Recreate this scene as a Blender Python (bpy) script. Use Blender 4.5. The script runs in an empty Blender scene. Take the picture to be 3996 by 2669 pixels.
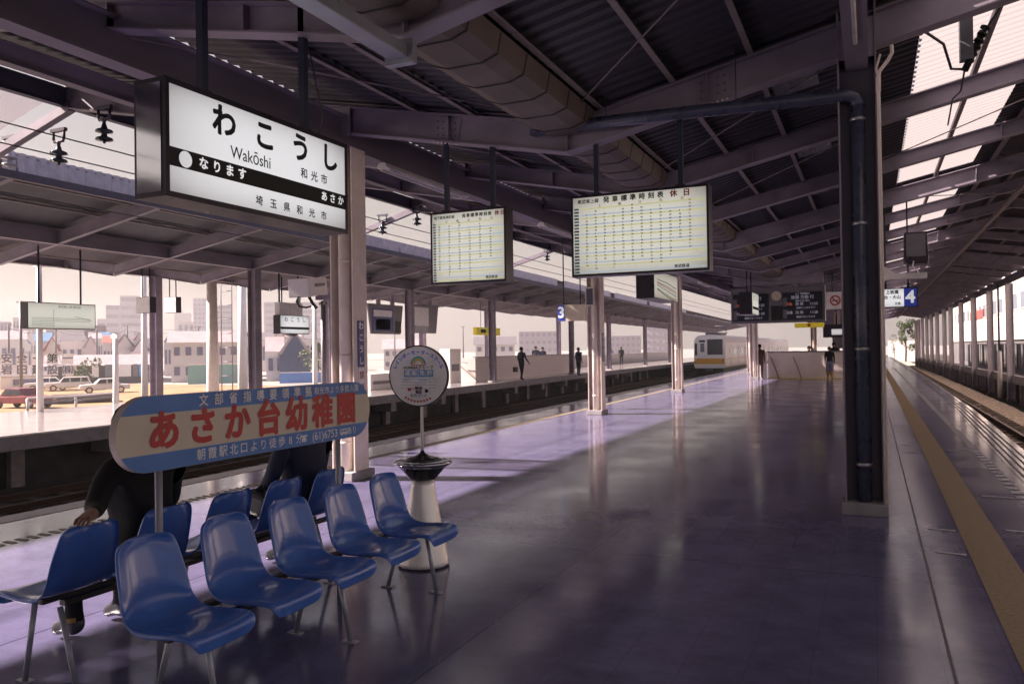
import bpy, bmesh, math, random
from mathutils import Vector, Matrix
random.seed(7)
C = bpy.context.scene.collection
# ------------------------------------------------------------------ camera, world, sun, exposure
W_, H_, F_ = 3996.0, 2669.0, 3108.0
EYE = Vector((0, 0, 1.6))
def _cam():
    d = Vector(((3400 - W_/2)/F_, -(1347 - H_/2)/F_, 1.0)).normalized()
    u = Vector((-0.020, 1.0, 0.0)); u = (u - d*u.dot(d)).normalized()
    # world axes expressed in camera axes (x right, y up, z forward)
    r = Vector((u.y*d.z - u.z*d.y, u.z*d.x - u.x*d.z, u.x*d.y - u.y*d.x))
    return r, d, u
_r, _d, _u = _cam()
if _r.x < 0: _r = -_r
def ray(px, py):
    """direction in the world of a point of the 2348 x 1568 photograph"""
    s = W_/2348.0
    v = Vector(((px*s - W_/2)/F_, -(py*s - H_/2)/F_, 1.0))
    return Vector((_r.dot(v), _d.dot(v), _u.dot(v)))
def at_y(px, py, Y):
    d = ray(px, py); return EYE + d*(Y/d.y)
def at_x(px, py, X):
    d = ray(px, py); return EYE + d*(X/d.x)
cd = bpy.data.cameras.new("camera"); cam = bpy.data.objects.new("camera", cd); C.objects.link(cam)
cd.lens = 28; cd.sensor_width = 36; cd.sensor_fit = 'HORIZONTAL'; cd.clip_end = 4000; cd.clip_start = 0.05
R = Matrix(((_r.x, _r.y, -_r.z), (_d.x, _d.y, -_d.z), (_u.x, _u.y, -_u.z)))
cam.matrix_world = Matrix.Translation(EYE) @ R.to_4x4()
bpy.context.scene.camera = cam
cd.dof.use_dof = True; cd.dof.focus_distance = 5.0; cd.dof.aperture_fstop = 8.0

SUN = Vector((-1.31, -0.42, 1.0)).normalized()
elev = math.asin(SUN.z)
w = bpy.data.worlds.new("World"); bpy.context.scene.world = w; w.use_nodes = True
nt = w.node_tree; nt.nodes.clear()
out = nt.nodes.new('ShaderNodeOutputWorld'); bg = nt.nodes.new('ShaderNodeBackground')
sky = nt.nodes.new('ShaderNodeTexSky'); sky.sky_type = 'NISHITA'; sky.sun_disc = False
sky.sun_elevation = elev; sky.sun_rotation = math.atan2(SUN.x, SUN.y); sky.air_density = 1.2; sky.dust_density = 6
mx = nt.nodes.new('ShaderNodeMix'); mx.data_type = 'RGBA'; mx.inputs[0].default_value = 0.80
# the milky haze of the day: creamy pink low down, bluer towards the zenith
tc = nt.nodes.new('ShaderNodeTexCoord'); sx = nt.nodes.new('ShaderNodeSeparateXYZ'); cr = nt.nodes.new('ShaderNodeValToRGB')
nt.links.new(tc.outputs['Generated'], sx.inputs[0]); nt.links.new(sx.outputs[2], cr.inputs[0])
cr.color_ramp.elements[0].position = 0.18; cr.color_ramp.elements[0].color = (.885, .755, .70, 1)
cr.color_ramp.elements[1].position = 0.6; cr.color_ramp.elements[1].color = (.26, .36, .72, 1)
mv = nt.nodes.new('ShaderNodeVectorMath'); mv.operation = 'SCALE'; mv.inputs['Scale'].default_value = 3.0
nt.links.new(cr.outputs[0], mv.inputs[0]); nt.links.new(mv.outputs[0], mx.inputs[7])
nt.links.new(sky.outputs[0], mx.inputs[6]); nt.links.new(mx.outputs[2], bg.inputs[0])
bg.inputs[1].default_value = 0.05
nt.links.new(bg.outputs[0], out.inputs[0])
sd = bpy.data.lights.new("sun", 'SUN'); so = bpy.data.objects.new("sun", sd); C.objects.link(so)
sd.energy = 5.0; sd.angle = math.radians(0.9); sd.color = (1.0, 0.83, 0.74)
so.rotation_euler = SUN.to_track_quat('Z', 'Y').to_euler()
vs = bpy.context.scene.view_settings
vs.view_transform = 'Standard'; vs.look = 'None'; vs.exposure = 1.95; vs.gamma = 1.0
cy = bpy.context.scene.cycles
cy.max_bounces = 8; cy.diffuse_bounces = 4; cy.transparent_max_bounces = 12; cy.use_denoising = True

HAZE = 0.0008
# ------------------------------------------------------------------ materials
MATS = {}
def mat(name, col, rough=0.6, metal=0.0, var=0.12, scale=6.0, bump=0.0, bscale=40.0, emit=None, estr=0.0, coat=0.0, stretch=None, spec=0.5):
    m = bpy.data.materials.new(name); m.use_nodes = True; n = m.node_tree; b = n.nodes['Principled BSDF']
    b.inputs['Roughness'].default_value = rough; b.inputs['Metallic'].default_value = metal
    b.inputs['Coat Weight'].default_value = coat; b.inputs['Specular IOR Level'].default_value = spec
    tc = n.nodes.new('ShaderNodeTexCoord'); mp = n.nodes.new('ShaderNodeMapping')
    n.links.new(tc.outputs['Object'], mp.inputs[0])
    if stretch: mp.inputs['Scale'].default_value = stretch
    nz = n.nodes.new('ShaderNodeTexNoise'); nz.inputs['Scale'].default_value = scale; nz.inputs['Detail'].default_value = 5
    n.links.new(mp.outputs[0], nz.inputs['Vector'])
    rp = n.nodes.new('ShaderNodeValToRGB'); rp.color_ramp.elements[0].position = 0.3; rp.color_ramp.elements[1].position = 0.7
    rp.color_ramp.elements[0].color = [c*(1-var) for c in col] + [1]
    rp.color_ramp.elements[1].color = [min(1, c*(1+var)) for c in col] + [1]
    n.links.new(nz.outputs[0], rp.inputs[0]); n.links.new(rp.outputs[0], b.inputs['Base Color'])
    mr = n.nodes.new('ShaderNodeMapRange'); mr.inputs[3].default_value = max(0.02, rough-0.08); mr.inputs[4].default_value = min(1, rough+0.08)
    n.links.new(nz.outputs[0], mr.inputs[0]); n.links.new(mr.outputs[0], b.inputs['Roughness'])
    if bump:
        n2 = n.nodes.new('ShaderNodeTexNoise'); n2.inputs['Scale'].default_value = bscale; n.links.new(mp.outputs[0], n2.inputs['Vector'])
        bp = n.nodes.new('ShaderNodeBump'); bp.inputs['Strength'].default_value = bump; bp.inputs['Distance'].default_value = 0.02
        n.links.new(n2.outputs[0], bp.inputs['Height']); n.links.new(bp.outputs[0], b.inputs['Normal'])
    if emit:
        b.inputs['Emission Color'].default_value = list(emit) + [1]; b.inputs['Emission Strength'].default_value = estr
    MATS[name] = m; return m
mat('steel', (.25,.215,.275), .55, var=.22, scale=2.2, stretch=(1,.4,1.6))
mat('post_steel', (.46,.42,.47), .6, var=.12)
mat('column_cream', (.78,.68,.62), .7, var=.08)
mat('steel_pipe', (.78,.69,.63), .65, var=.08)
mat('steel_dark', (.085,.078,.115), .5)
mat('steel_blue', (.015,.02,.05), .4)
mat('pipe_blue', (.055,.062,.105), .28, var=.15)
mat('band', (.45,.43,.45), .35, metal=.6)
mat('deck', (.042,.036,.055), .6, var=.25, scale=.6)
mat('purlin', (.24,.195,.20), .6, var=.15)
mat('gutter', (.12,.090,.085), .65, var=.2, scale=2)
mat('strap', (.03,.025,.03), .6)
mat('galv', (.30,.31,.36), .4, metal=.5)
mat('concrete', (.30,.28,.30), .85, var=.2, scale=5, bump=.3)
mat('concrete_light', (.50,.46,.46), .8, var=.12, scale=2)
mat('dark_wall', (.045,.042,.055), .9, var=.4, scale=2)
mat('white_tile', (.62,.53,.54), .3, var=.06)
mat('white_paint', (.80,.76,.76), .5, var=.05)
mat('yellow_line', (.27,.215,.14), .6, var=.15)
mat('yellow_tile', (.24,.155,.075), .55, var=.2, scale=30, bump=.6, bscale=130)
mat('yellow', (.75,.58,.04), .5)
mat('orange_yellow', (.72,.38,.06), .4, var=.05)
mat('mark_white', (.55,.53,.58), .6, var=.2, scale=20)
mat('mark_dark', (.10,.09,.13), .5)
mat('rail', (.07,.045,.035), .4, metal=.6)
mat('sleeper', (.09,.07,.06), .9, var=.3)
mat('chair_blue', (.058,.145,.49), .22, var=.16, scale=5, bump=.02, bscale=200, coat=.3)
mat('leg_grey', (.36,.37,.44), .4, metal=.4)
mat('black', (.008,.008,.01), .5)
mat('chrome', (.50,.50,.55), .06, metal=1.0, var=.03)
mat('brushed', (.88,.84,.82), .38, metal=.55, var=.05, scale=60, stretch=(1,1,.02))
mat('ash_black', (.015,.014,.018), .15)
mat('sign_edge', (.035,.03,.045), .3, metal=.5)
mat('sign_white', (.62,.62,.62), .35, var=.02, emit=(.96,.97,1), estr=0.155)
mat('board_face', (.60,.60,.52), .3, var=.02, emit=(1,1,.88), estr=0.120)
mat('board_yellow', (.58,.58,.36), .3, emit=(1,1,.5), estr=0.100)
mat('board_blue', (.50,.55,.56), .3, emit=(.7,.85,1), estr=0.100)
mat('ink', (.01,.012,.012), .6)
mat('ink_green', (.16,.20,.15), .6)
mat('ink_red', (.45,.04,.02), .6)
mat('ink_orange', (.60,.30,.14), .6)
mat('plate_blue', (.02,.035,.20), .35)
mat('num_blue', (.03,.06,.42), .4, emit=(.05,.1,.8), estr=0.030)
mat('ad_blue', (.09,.22,.56), .35, var=.08)
mat('ad_cream', (.64,.565,.47), .45, var=.06)
mat('ad_red', (.48,.04,.04), .45)
mat('ad_white', (.80,.79,.82), .45)
mat('ad_light_blue', (.10,.28,.62), .45)
mat('rainbow_yellow', (.65,.55,.12), .45); mat('rainbow_green', (.15,.45,.28), .45)
mat('wood_edge', (.40,.34,.32), .5)
mat('jacket', (.006,.006,.009), .9, bump=.6, bscale=9); mat('navy', (.014,.018,.045), .8, bump=.6, bscale=9)
mat('skin', (.24,.13,.09), .5); mat('hair', (.006,.005,.006), .9, spec=.2); mat('sock', (.30,.18,.05), .8)
mat('shoe', (.05,.05,.065), .25); mat('skirt', (.14,.14,.22), .8); mat('shirt', (.45,.42,.45), .8); mat('pattern_dress', (.10,.05,.05), .8, var=.9, scale=25)
mat('bag', (.05,.05,.06), .5)
mat('led_black', (.012,.014,.03), .3)
mat('led_frame', (.16,.15,.18), .4, metal=.3)
mat('led_text', (.5,.5,.6), .5, emit=(.6,.62,.8), estr=0.030)
mat('led_orange', (.5,.12,.06), .5, emit=(.9,.25,.1), estr=0.040)
mat('train_body', (.80,.70,.68), .35, var=.04); mat('train_front', (.85,.83,.86), .3, var=.03)
mat('glass_dark', (.02,.03,.05), .08); mat('glass_mid', (.16,.18,.24), .15)
mat('insul', (.03,.04,.055), .2); mat('insul_white', (.5,.47,.5), .2)
mat('upstand', (.66,.63,.70), .5, var=.15)
mat('tube_lamp', (.60,.56,.56), .3)
mat('earth', (.07,.045,.035), .95, var=.4, scale=1.5, bump=.5, bscale=6)
mat('soil', (.30,.18,.09), .95, var=.25, scale=.4, bump=.4, bscale=3)
mat('town_ground', (.30,.27,.25), .9, var=.15, scale=.05)
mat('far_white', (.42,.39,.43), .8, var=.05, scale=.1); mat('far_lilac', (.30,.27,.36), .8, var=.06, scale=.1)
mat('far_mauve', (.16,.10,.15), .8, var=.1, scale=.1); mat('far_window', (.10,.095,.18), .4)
mat('roof_pink', (.34,.28,.30), .8, var=.12, scale=.8); mat('roof_red', (.32,.09,.07), .7); mat('roof_blue', (.08,.20,.36), .7)
mat('roof_grey', (.13,.115,.135), .8); mat('house_wall', (.58,.54,.54), .8, var=.05)
mat('shop_dark', (.03,.035,.06), .5); mat('teal', (.20,.42,.44), .7); mat('tarp', (.04,.06,.15), .6)
mat('car_white', (.70,.68,.68), .25, var=.03); mat('car_red', (.17,.03,.04), .3); mat('tyre', (.015,.014,.015), .8)
mat('leaf', (.045,.075,.03), .8, var=.5, scale=2); mat('leaf_light', (.10,.13,.05), .8, var=.4, scale=2); mat('bark', (.10,.07,.05), .9)
mat('bldg_cream', (.60,.53,.47), .8, var=.05, scale=.3); mat('bldg_lower', (.13,.12,.13), .7, var=.2, scale=.6)
mat('sign_red', (.34,.07,.06), .6)
mat('wire', (.05,.045,.07), .5)
mat('yellow_sign', (.70,.55,.05), .5, emit=(1,.8,.05), estr=0.040)

# tube-lit panels: a little dimmer towards their rims
for nm_, ax_i in (('sign_white', 1), ('board_face', 0)):
    n = MATS[nm_].node_tree; b = n.nodes['Principled BSDF']; tc = n.nodes.new('ShaderNodeTexCoord'); sp = n.nodes.new('ShaderNodeSeparateXYZ'); n.links.new(tc.outputs['Generated'], sp.inputs[0]); prev = None
    for i_ in (ax_i, 2):
        a_ = n.nodes.new('ShaderNodeMath'); a_.operation = 'SUBTRACT'; a_.inputs[1].default_value = .5; n.links.new(sp.outputs[i_], a_.inputs[0])
        c_ = n.nodes.new('ShaderNodeMath'); c_.operation = 'ABSOLUTE'; n.links.new(a_.outputs[0], c_.inputs[0]); e_ = n.nodes.new('ShaderNodeMath'); e_.operation = 'POWER'; e_.inputs[1].default_value = 3.5; n.links.new(c_.outputs[0], e_.inputs[0])
        if prev: q_ = n.nodes.new('ShaderNodeMath'); q_.operation = 'ADD'; n.links.new(prev.outputs[0], q_.inputs[0]); n.links.new(e_.outputs[0], q_.inputs[1]); prev = q_
        else: prev = e_
    mr_ = n.nodes.new('ShaderNodeMapRange'); mr_.inputs[1].default_value = 0; mr_.inputs[2].default_value = .16; st_ = b.inputs['Emission Strength'].default_value
    mr_.inputs[3].default_value = st_*1.15; mr_.inputs[4].default_value = st_*.35; n.links.new(prev.outputs[0], mr_.inputs[0]); n.links.new(mr_.outputs[0], b.inputs['Emission Strength'])
n = MATS['chair_blue'].node_tree; b = n.nodes['Principled BSDF']; lk = b.inputs['Base Color'].links[0]; src_ = lk.from_socket
tc = n.nodes.new('ShaderNodeTexCoord'); mp_ = n.nodes.new('ShaderNodeMapping'); mp_.inputs['Scale'].default_value = (6, 60, 6); mp_.inputs['Rotation'].default_value = (.4, .3, .7); n.links.new(tc.outputs['Object'], mp_.inputs[0])
nz = n.nodes.new('ShaderNodeTexNoise'); nz.inputs['Scale'].default_value = 3; nz.inputs['Detail'].default_value = 8; n.links.new(mp_.outputs[0], nz.inputs['Vector'])
r_ = n.nodes.new('ShaderNodeMapRange'); r_.inputs[1].default_value = .60; r_.inputs[2].default_value = .78; r_.inputs[3].default_value = 0; r_.inputs[4].default_value = .35; n.links.new(nz.outputs[0], r_.inputs[0])
mx_ = n.nodes.new('ShaderNodeMix'); mx_.data_type = 'RGBA'; n.links.new(r_.outputs[0], mx_.inputs[0]); n.links.new(src_, mx_.inputs[6]); mx_.inputs[7].default_value = (.16,.24,.50,1); n.links.new(mx_.outputs[2], b.inputs['Base Color'])
def floor_mat(name, base, dark, rough, tile, mort=.006, coord_rot=0.0, var=.12):
    m = bpy.data.materials.new(name); m.use_nodes = True; n = m.node_tree; b = n.nodes['Principled BSDF']; L = n.links
    g = n.nodes.new('ShaderNodeNewGeometry')
    br = n.nodes.new('ShaderNodeTexBrick'); br.offset = 0; br.inputs['Scale'].default_value = 1.0
    br.inputs['Brick Width'].default_value = tile; br.inputs['Row Height'].default_value = tile; br.inputs['Mortar Size'].default_value = mort
    br.inputs['Color1'].default_value = [c*(1-var) for c in base]+[1]; br.inputs['Color2'].default_value = [c*(1+var) for c in base]+[1]
    br.inputs['Mortar'].default_value = list(dark)+[1]; br.inputs['Mortar Smooth'].default_value = .1
    L.new(g.outputs['Position'], br.inputs['Vector'])
    # large expansion joints
    br2 = n.nodes.new('ShaderNodeTexBrick'); br2.offset = 0; br2.inputs['Scale'].default_value = 1.0
    br2.inputs['Brick Width'].default_value = tile*8; br2.inputs['Row Height'].default_value = tile*12; br2.inputs['Mortar Size'].default_value = .010
    br2.inputs['Color1'].default_value = (1,1,1,1); br2.inputs['Color2'].default_value = (.97,.97,.97,1); br2.inputs['Mortar'].default_value = (.5,.5,.55,1)
    ma = n.nodes.new('ShaderNodeMapping'); ma.inputs['Location'].default_value = (-.34, 1.15, 0); L.new(g.outputs['Position'], ma.inputs[0]); L.new(ma.outputs[0], br2.inputs['Vector'])
    nz = n.nodes.new('ShaderNodeTexNoise'); nz.inputs['Scale'].default_value = 3.5; nz.inputs['Detail'].default_value = 10; nz.inputs['Roughness'].default_value = .78
    L.new(g.outputs['Position'], nz.inputs['Vector'])
    mr = n.nodes.new('ShaderNodeMapRange'); mr.inputs[1].default_value = .3; mr.inputs[2].default_value = .7; mr.inputs[3].default_value = .70; mr.inputs[4].default_value = 1.16
    L.new(nz.outputs[0], mr.inputs[0])
    m1 = n.nodes.new('ShaderNodeMix'); m1.data_type = 'RGBA'; m1.blend_type = 'MULTIPLY'; m1.inputs[0].default_value = 1
    L.new(br.outputs[0], m1.inputs[6]); L.new(br2.outputs[0], m1.inputs[7])
    m2 = n.nodes.new('ShaderNodeVectorMath'); m2.operation = 'SCALE'; L.new(m1.outputs[2], m2.inputs[0]); L.new(mr.outputs[0], m2.inputs['Scale'])
    # scattered dark spots of gum and dirt
    vo = n.nodes.new('ShaderNodeTexVoronoi'); vo.inputs['Scale'].default_value = .9; vo.inputs['Randomness'].default_value = 1; L.new(g.outputs['Position'], vo.inputs['Vector'])
    st = n.nodes.new('ShaderNodeMapRange'); st.inputs[1].default_value = .022; st.inputs[2].default_value = .034; st.inputs[3].default_value = .35; st.inputs[4].default_value = 1
    L.new(vo.outputs['Distance'], st.inputs[0])
    m3 = n.nodes.new('ShaderNodeVectorMath'); m3.operation = 'SCALE'; L.new(m2.outputs[0], m3.inputs[0]); L.new(st.outputs[0], m3.inputs['Scale'])
    L.new(m3.outputs[0], b.inputs['Base Color'])
    nr = n.nodes.new('ShaderNodeTexNoise'); nr.inputs['Scale'].default_value = 1.1; nr.inputs['Detail'].default_value = 6; L.new(g.outputs['Position'], nr.inputs['Vector'])
    r2 = n.nodes.new('ShaderNodeMapRange'); r2.inputs[1].default_value = .3; r2.inputs[2].default_value = .7; r2.inputs[3].default_value = rough*.7; r2.inputs[4].default_value = rough*1.5
    L.new(nr.outputs[0], r2.inputs[0]); L.new(r2.outputs[0], b.inputs['Roughness'])
    # slight waviness across each tile row: reflections break into streaks
    wn = n.nodes.new('ShaderNodeTexNoise'); wn.inputs['Scale'].default_value = 1.0; wn.inputs['Detail'].default_value = 3
    mw = n.nodes.new('ShaderNodeMapping'); mw.inputs['Scale'].default_value = (2.2, 5.0, 1); L.new(g.outputs['Position'], mw.inputs[0]); L.new(mw.outputs[0], wn.inputs['Vector'])
    bp = n.nodes.new('ShaderNodeBump'); bp.inputs['Strength'].default_value = .07; bp.inputs['Distance'].default_value = .012; L.new(wn.outputs[0], bp.inputs['Height'])
    bp2 = n.nodes.new('ShaderNodeBump'); bp2.inputs['Strength'].default_value = .05; bp2.inputs['Distance'].default_value = .003; L.new(br.outputs['Fac'], bp2.inputs['Height']); bp2.invert = True
    L.new(bp.outputs[0], bp2.inputs['Normal']); L.new(bp2.outputs[0], b.inputs['Normal'])
    b.inputs['Specular IOR Level'].default_value = .85; b.inputs['IOR'].default_value = 1.5
    MATS[name] = m
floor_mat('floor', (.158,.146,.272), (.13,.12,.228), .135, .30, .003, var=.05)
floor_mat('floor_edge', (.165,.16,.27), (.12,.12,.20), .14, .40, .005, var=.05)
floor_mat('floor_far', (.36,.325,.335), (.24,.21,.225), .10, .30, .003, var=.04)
# ballast
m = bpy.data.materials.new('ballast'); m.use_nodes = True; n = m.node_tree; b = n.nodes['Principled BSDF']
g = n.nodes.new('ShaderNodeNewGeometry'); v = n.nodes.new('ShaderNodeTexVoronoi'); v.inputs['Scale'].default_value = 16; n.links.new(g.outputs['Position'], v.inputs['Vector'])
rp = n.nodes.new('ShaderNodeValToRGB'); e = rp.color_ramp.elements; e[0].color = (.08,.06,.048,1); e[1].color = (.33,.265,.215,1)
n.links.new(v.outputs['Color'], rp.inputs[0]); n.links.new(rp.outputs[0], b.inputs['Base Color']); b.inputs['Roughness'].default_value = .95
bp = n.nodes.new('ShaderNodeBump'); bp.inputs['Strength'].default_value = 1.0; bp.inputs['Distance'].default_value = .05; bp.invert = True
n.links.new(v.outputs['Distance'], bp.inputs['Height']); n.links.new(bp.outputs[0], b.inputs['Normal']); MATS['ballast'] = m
for nm_, k_ in (('ballast_shade_tone', .3), ('ballast_sun_tone', 2.3)):  # shade of the left beds and sunlight of the right put into colour
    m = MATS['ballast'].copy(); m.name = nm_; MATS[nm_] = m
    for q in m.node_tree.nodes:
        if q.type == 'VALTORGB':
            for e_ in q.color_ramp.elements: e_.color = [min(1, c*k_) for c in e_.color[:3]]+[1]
# translucent corrugated skylight sheet
m = bpy.data.materials.new('skylight'); m.use_nodes = True; n = m.node_tree; n.nodes.clear(); o = n.nodes.new('ShaderNodeOutputMaterial')
tr = n.nodes.new('ShaderNodeBsdfTransparent'); tr.inputs[0].default_value = (.90,.86,.88,1)
tl = n.nodes.new('ShaderNodeBsdfTranslucent'); tl.inputs[0].default_value = (.235,.222,.226,1); gl = n.nodes.new('ShaderNodeBsdfGlossy'); gl.inputs['Roughness'].default_value = .3; gl.inputs[0].default_value = (.6,.6,.6,1)
mA = n.nodes.new('ShaderNodeMixShader'); mA.inputs[0].default_value = .985; mB = n.nodes.new('ShaderNodeMixShader'); mB.inputs[0].default_value = .05
n.links.new(tr.outputs[0], mA.inputs[1]); n.links.new(tl.outputs[0], mA.inputs[2]); n.links.new(mA.outputs[0], mB.inputs[1]); n.links.new(gl.outputs[0], mB.inputs[2]); n.links.new(mB.outputs[0], o.inputs[0]); MATS['skylight'] = m
m = m.copy(); m.name = 'skylight_clear'; [q for q in m.node_tree.nodes if q.type == 'MIX_SHADER'][0].inputs[0].default_value = .15; MATS['skylight_clear'] = m
for q in m.node_tree.nodes:
    if q.type == 'MIX_SHADER' and q.inputs[1].links and q.inputs[1].links[0].from_node.type == 'BSDF_TRANSPARENT': q.inputs[0].default_value = .15
    elif q.type == 'MIX_SHADER': q.inputs[0].default_value = .05
# tiled parapet walls
def tile_wall(name, base, line, bw, bh):
    m = bpy.data.materials.new(name); m.use_nodes = True; n = m.node_tree; b = n.nodes['Principled BSDF']
    tc = n.nodes.new('ShaderNodeNewGeometry'); sp = n.nodes.new('ShaderNodeSeparateXYZ'); cb = n.nodes.new('ShaderNodeCombineXYZ'); ad = n.nodes.new('ShaderNodeMath')
    n.links.new(tc.outputs['Position'], sp.inputs[0]); n.links.new(sp.outputs[0], ad.inputs[0]); n.links.new(sp.outputs[1], ad.inputs[1])
    n.links.new(ad.outputs[0], cb.inputs[0]); n.links.new(sp.outputs[2], cb.inputs[1])
    br = n.nodes.new('ShaderNodeTexBrick'); br.inputs['Scale'].default_value = 1; br.inputs['Brick Width'].default_value = bw; br.inputs['Row Height'].default_value = bh; br.inputs['Mortar Size'].default_value = .006
    br.inputs['Color1'].default_value = list(base)+[1]; br.inputs['Color2'].default_value = [c*.94 for c in base]+[1]; br.inputs['Mortar'].default_value = list(line)+[1]
    n.links.new(cb.outputs[0], br.inputs['Vector']); n.links.new(br.outputs[0], b.inputs['Base Color']); b.inputs['Roughness'].default_value = .35; MATS[name] = m
tile_wall('parapet_tile', (.78,.68,.67), (.42,.36,.37), .22, .09)

# ------------------------------------------------------------------ helpers
class MB:
    def __init__(s): s.bm = bmesh.new(); s.mats = []
    def mi(s, m):
        if m not in s.mats: s.mats.append(m)
        return s.mats.index(m)
    def face(s, vs, m):
        try: f = s.bm.faces.new(vs)
        except ValueError: return None
        f.material_index = s.mi(m); return f
    def poly(s, pts, m): return s.face([s.bm.verts.new(p) for p in pts], m)
    def box(s, c, d, m, rot=None):
        c = Vector(c); h = Vector(d)/2; vs = []
        for z in (-1, 1):
            for x, y in ((-1,-1),(1,-1),(1,1),(-1,1)):
                p = Vector((x*h.x, y*h.y, z*h.z))
                if rot is not None: p = rot @ p
                vs.append(s.bm.verts.new(c+p))
        for q in ((3,2,1,0),(4,5,6,7),(0,1,5,4),(1,2,6,5),(2,3,7,6),(3,0,4,7)): s.face([vs[i] for i in q], m)
        return s
    def bx(s, x0, x1, y0, y1, z0, z1, m): return s.box(((x0+x1)/2,(y0+y1)/2,(z0+z1)/2), (x1-x0,y1-y0,z1-z0), m)
    def bar(s, p0, p1, wd, ht, m, up=(0,0,1)):
        p0 = Vector(p0); p1 = Vector(p1); a = (p1-p0); L = a.length; a.normalize(); u = Vector(up)
        sdv = a.cross(u).normalized(); u = sdv.cross(a).normalized()
        Rm = Matrix((sdv, a, u)).transposed()
        return s.box((p0+p1)/2, (wd, L, ht), m, Rm)
    def cyl(s, p0, p1, r, m, n=10, r2=None, caps=True):
        p0 = Vector(p0); p1 = Vector(p1); r2 = r if r2 is None else r2
        a = (p1-p0).normalized(); u = a.orthogonal().normalized(); v = a.cross(u); A = []; B = []
        for i in range(n):
            t = 2*math.pi*i/n; d = u*math.cos(t)+v*math.sin(t)
            A.append(s.bm.verts.new(p0+d*r)); B.append(s.bm.verts.new(p1+d*r2))
        for i in range(n):
            f = s.face([A[i],A[(i+1)%n],B[(i+1)%n],B[i]], m)
            if f: f.smooth = True
        if caps: s.face(A[::-1], m); s.face(B, m)
        return s
    def tube(s, pts, r, m, n=8):
        pts = [Vector(p) for p in pts]; rings = []; u = None
        for i, p in enumerate(pts):
            a = (pts[min(i+1,len(pts)-1)]-pts[max(i-1,0)]).normalized()
            u = a.orthogonal().normalized() if u is None else (u-a*u.dot(a)).normalized()
            v = a.cross(u); rings.append([s.bm.verts.new(p+(u*math.cos(2*math.pi*k/n)+v*math.sin(2*math.pi*k/n))*r) for k in range(n)])
        for A, B in zip(rings, rings[1:]):
            for k in range(n):
                f = s.face([A[k],A[(k+1)%n],B[(k+1)%n],B[k]], m)
                if f: f.smooth = True
        s.face(rings[0][::-1], m); s.face(rings[-1], m); return s
    def lathe(s, prof, m, c=(0,0,0), n=32):
        rings = []
        for r, z in prof: rings.append([s.bm.verts.new((c[0]+r*math.cos(2*math.pi*k/n), c[1]+r*math.sin(2*math.pi*k/n), c[2]+z)) for k in range(n)])
        for A, B in zip(rings, rings[1:]):
            for k in range(n):
                f = s.face([A[k],A[(k+1)%n],B[(k+1)%n],B[k]], m)
                if f: f.smooth = True
        s.face(rings[0][::-1], m); s.face(rings[-1], m); return s
    def ext(s, pts, off, m, m_side=None):
        """a flat outline given thickness along the vector off"""
        off = Vector(off); A = [s.bm.verts.new(Vector(p)) for p in pts]; B = [s.bm.verts.new(Vector(p)+off) for p in pts]
        s.face(A, m); s.face(B[::-1], m)
        k = len(A)
        for i in range(k): s.face([A[(i+1)%k],A[i],B[i],B[(i+1)%k]], m_side or m)
        return s
    def text(s, txt, size, M, m, weight=0.0, ax='CENTER', ay='CENTER', space=1.0, sx=1.0):
        cu = bpy.data.curves.new('t', 'FONT'); cu.body = txt; cu.size = size; cu.align_x = ax; cu.align_y = ay
        cu.space_character = space; cu.resolution_u = 3
        ob = bpy.data.objects.new('t', cu); C.objects.link(ob); bpy.context.view_layer.update()
        me = bpy.data.meshes.new_from_object(ob.evaluated_get(bpy.context.evaluated_depsgraph_get()))
        k = s.mi(m); w_ = weight*size; nc = 0 if weight < .004 else (4 if weight < .018 else 8)
        offs = [(0, 0)] + [(w_*math.cos(2*math.pi*i/nc), w_*math.sin(2*math.pi*i/nc)) for i in range(nc)]
        for q, (ox, oy) in enumerate(offs):
            vs = [s.bm.verts.new(M @ Vector((v.co.x*sx+ox, v.co.y+oy, .00012*q))) for v in me.vertices]
            for p in me.polygons:
                try: s.bm.faces.new([vs[i] for i in p.vertices]).material_index = k
                except ValueError: pass
        bpy.data.objects.remove(ob); bpy.data.meshes.remove(me); bpy.data.curves.remove(cu); return s
    def build(s, name, parent=None, bevel=0.0, smooth=False, recalc=True):
        if recalc: bmesh.ops.recalc_face_normals(s.bm, faces=s.bm.faces)
        if parent is not None:
            bmesh.ops.transform(s.bm, matrix=world_inv(parent), verts=s.bm.verts)
        me = bpy.data.meshes.new(name); s.bm.to_mesh(me); s.bm.free()
        for m in s.mats: me.materials.append(MATS[m])
        if smooth:
            for p in me.polygons: p.use_smooth = True
        o = bpy.data.objects.new(name, me); C.objects.link(o)
        if parent is not None: o.parent = parent
        if bevel:
            b = o.modifiers.new('bevel', 'BEVEL'); b.width = bevel; b.segments = 2; b.limit_method = 'ANGLE'; b.angle_limit = 1.0
        return o
def world_inv(o):
    M = Matrix.Identity(4); chain = []
    while o is not None: chain.append(o); o = o.parent
    for q in reversed(chain): M = M @ q.matrix_basis
    return M.inverted()
def facing_x(x, y, z):   # lettering on a face that looks towards +x, reading along +y
    return Matrix(((0,0,1,x),(1,0,0,y),(0,1,0,z),(0,0,0,1)))
def facing_y(x, y, z):   # lettering on a face that looks towards -y, reading along +x
    return Matrix(((1,0,0,x),(0,0,-1,y),(0,1,0,z),(0,0,0,1)))
def tag(o, label, cat, group=None):
    o['label'] = label; o['category'] = cat
    if group: o['group'] = group
    return o
def thing(name, label, cat, loc=(0,0,0), rz=0.0, group=None):
    o = bpy.data.objects.new(name, None); C.objects.link(o); o.location = loc; o.rotation_euler = (0,0,rz); o.empty_display_size = .2
    o.matrix_basis = Matrix.Translation(loc) @ Matrix.Rotation(rz, 4, 'Z')
    return tag(o, label, cat, group)
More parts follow.
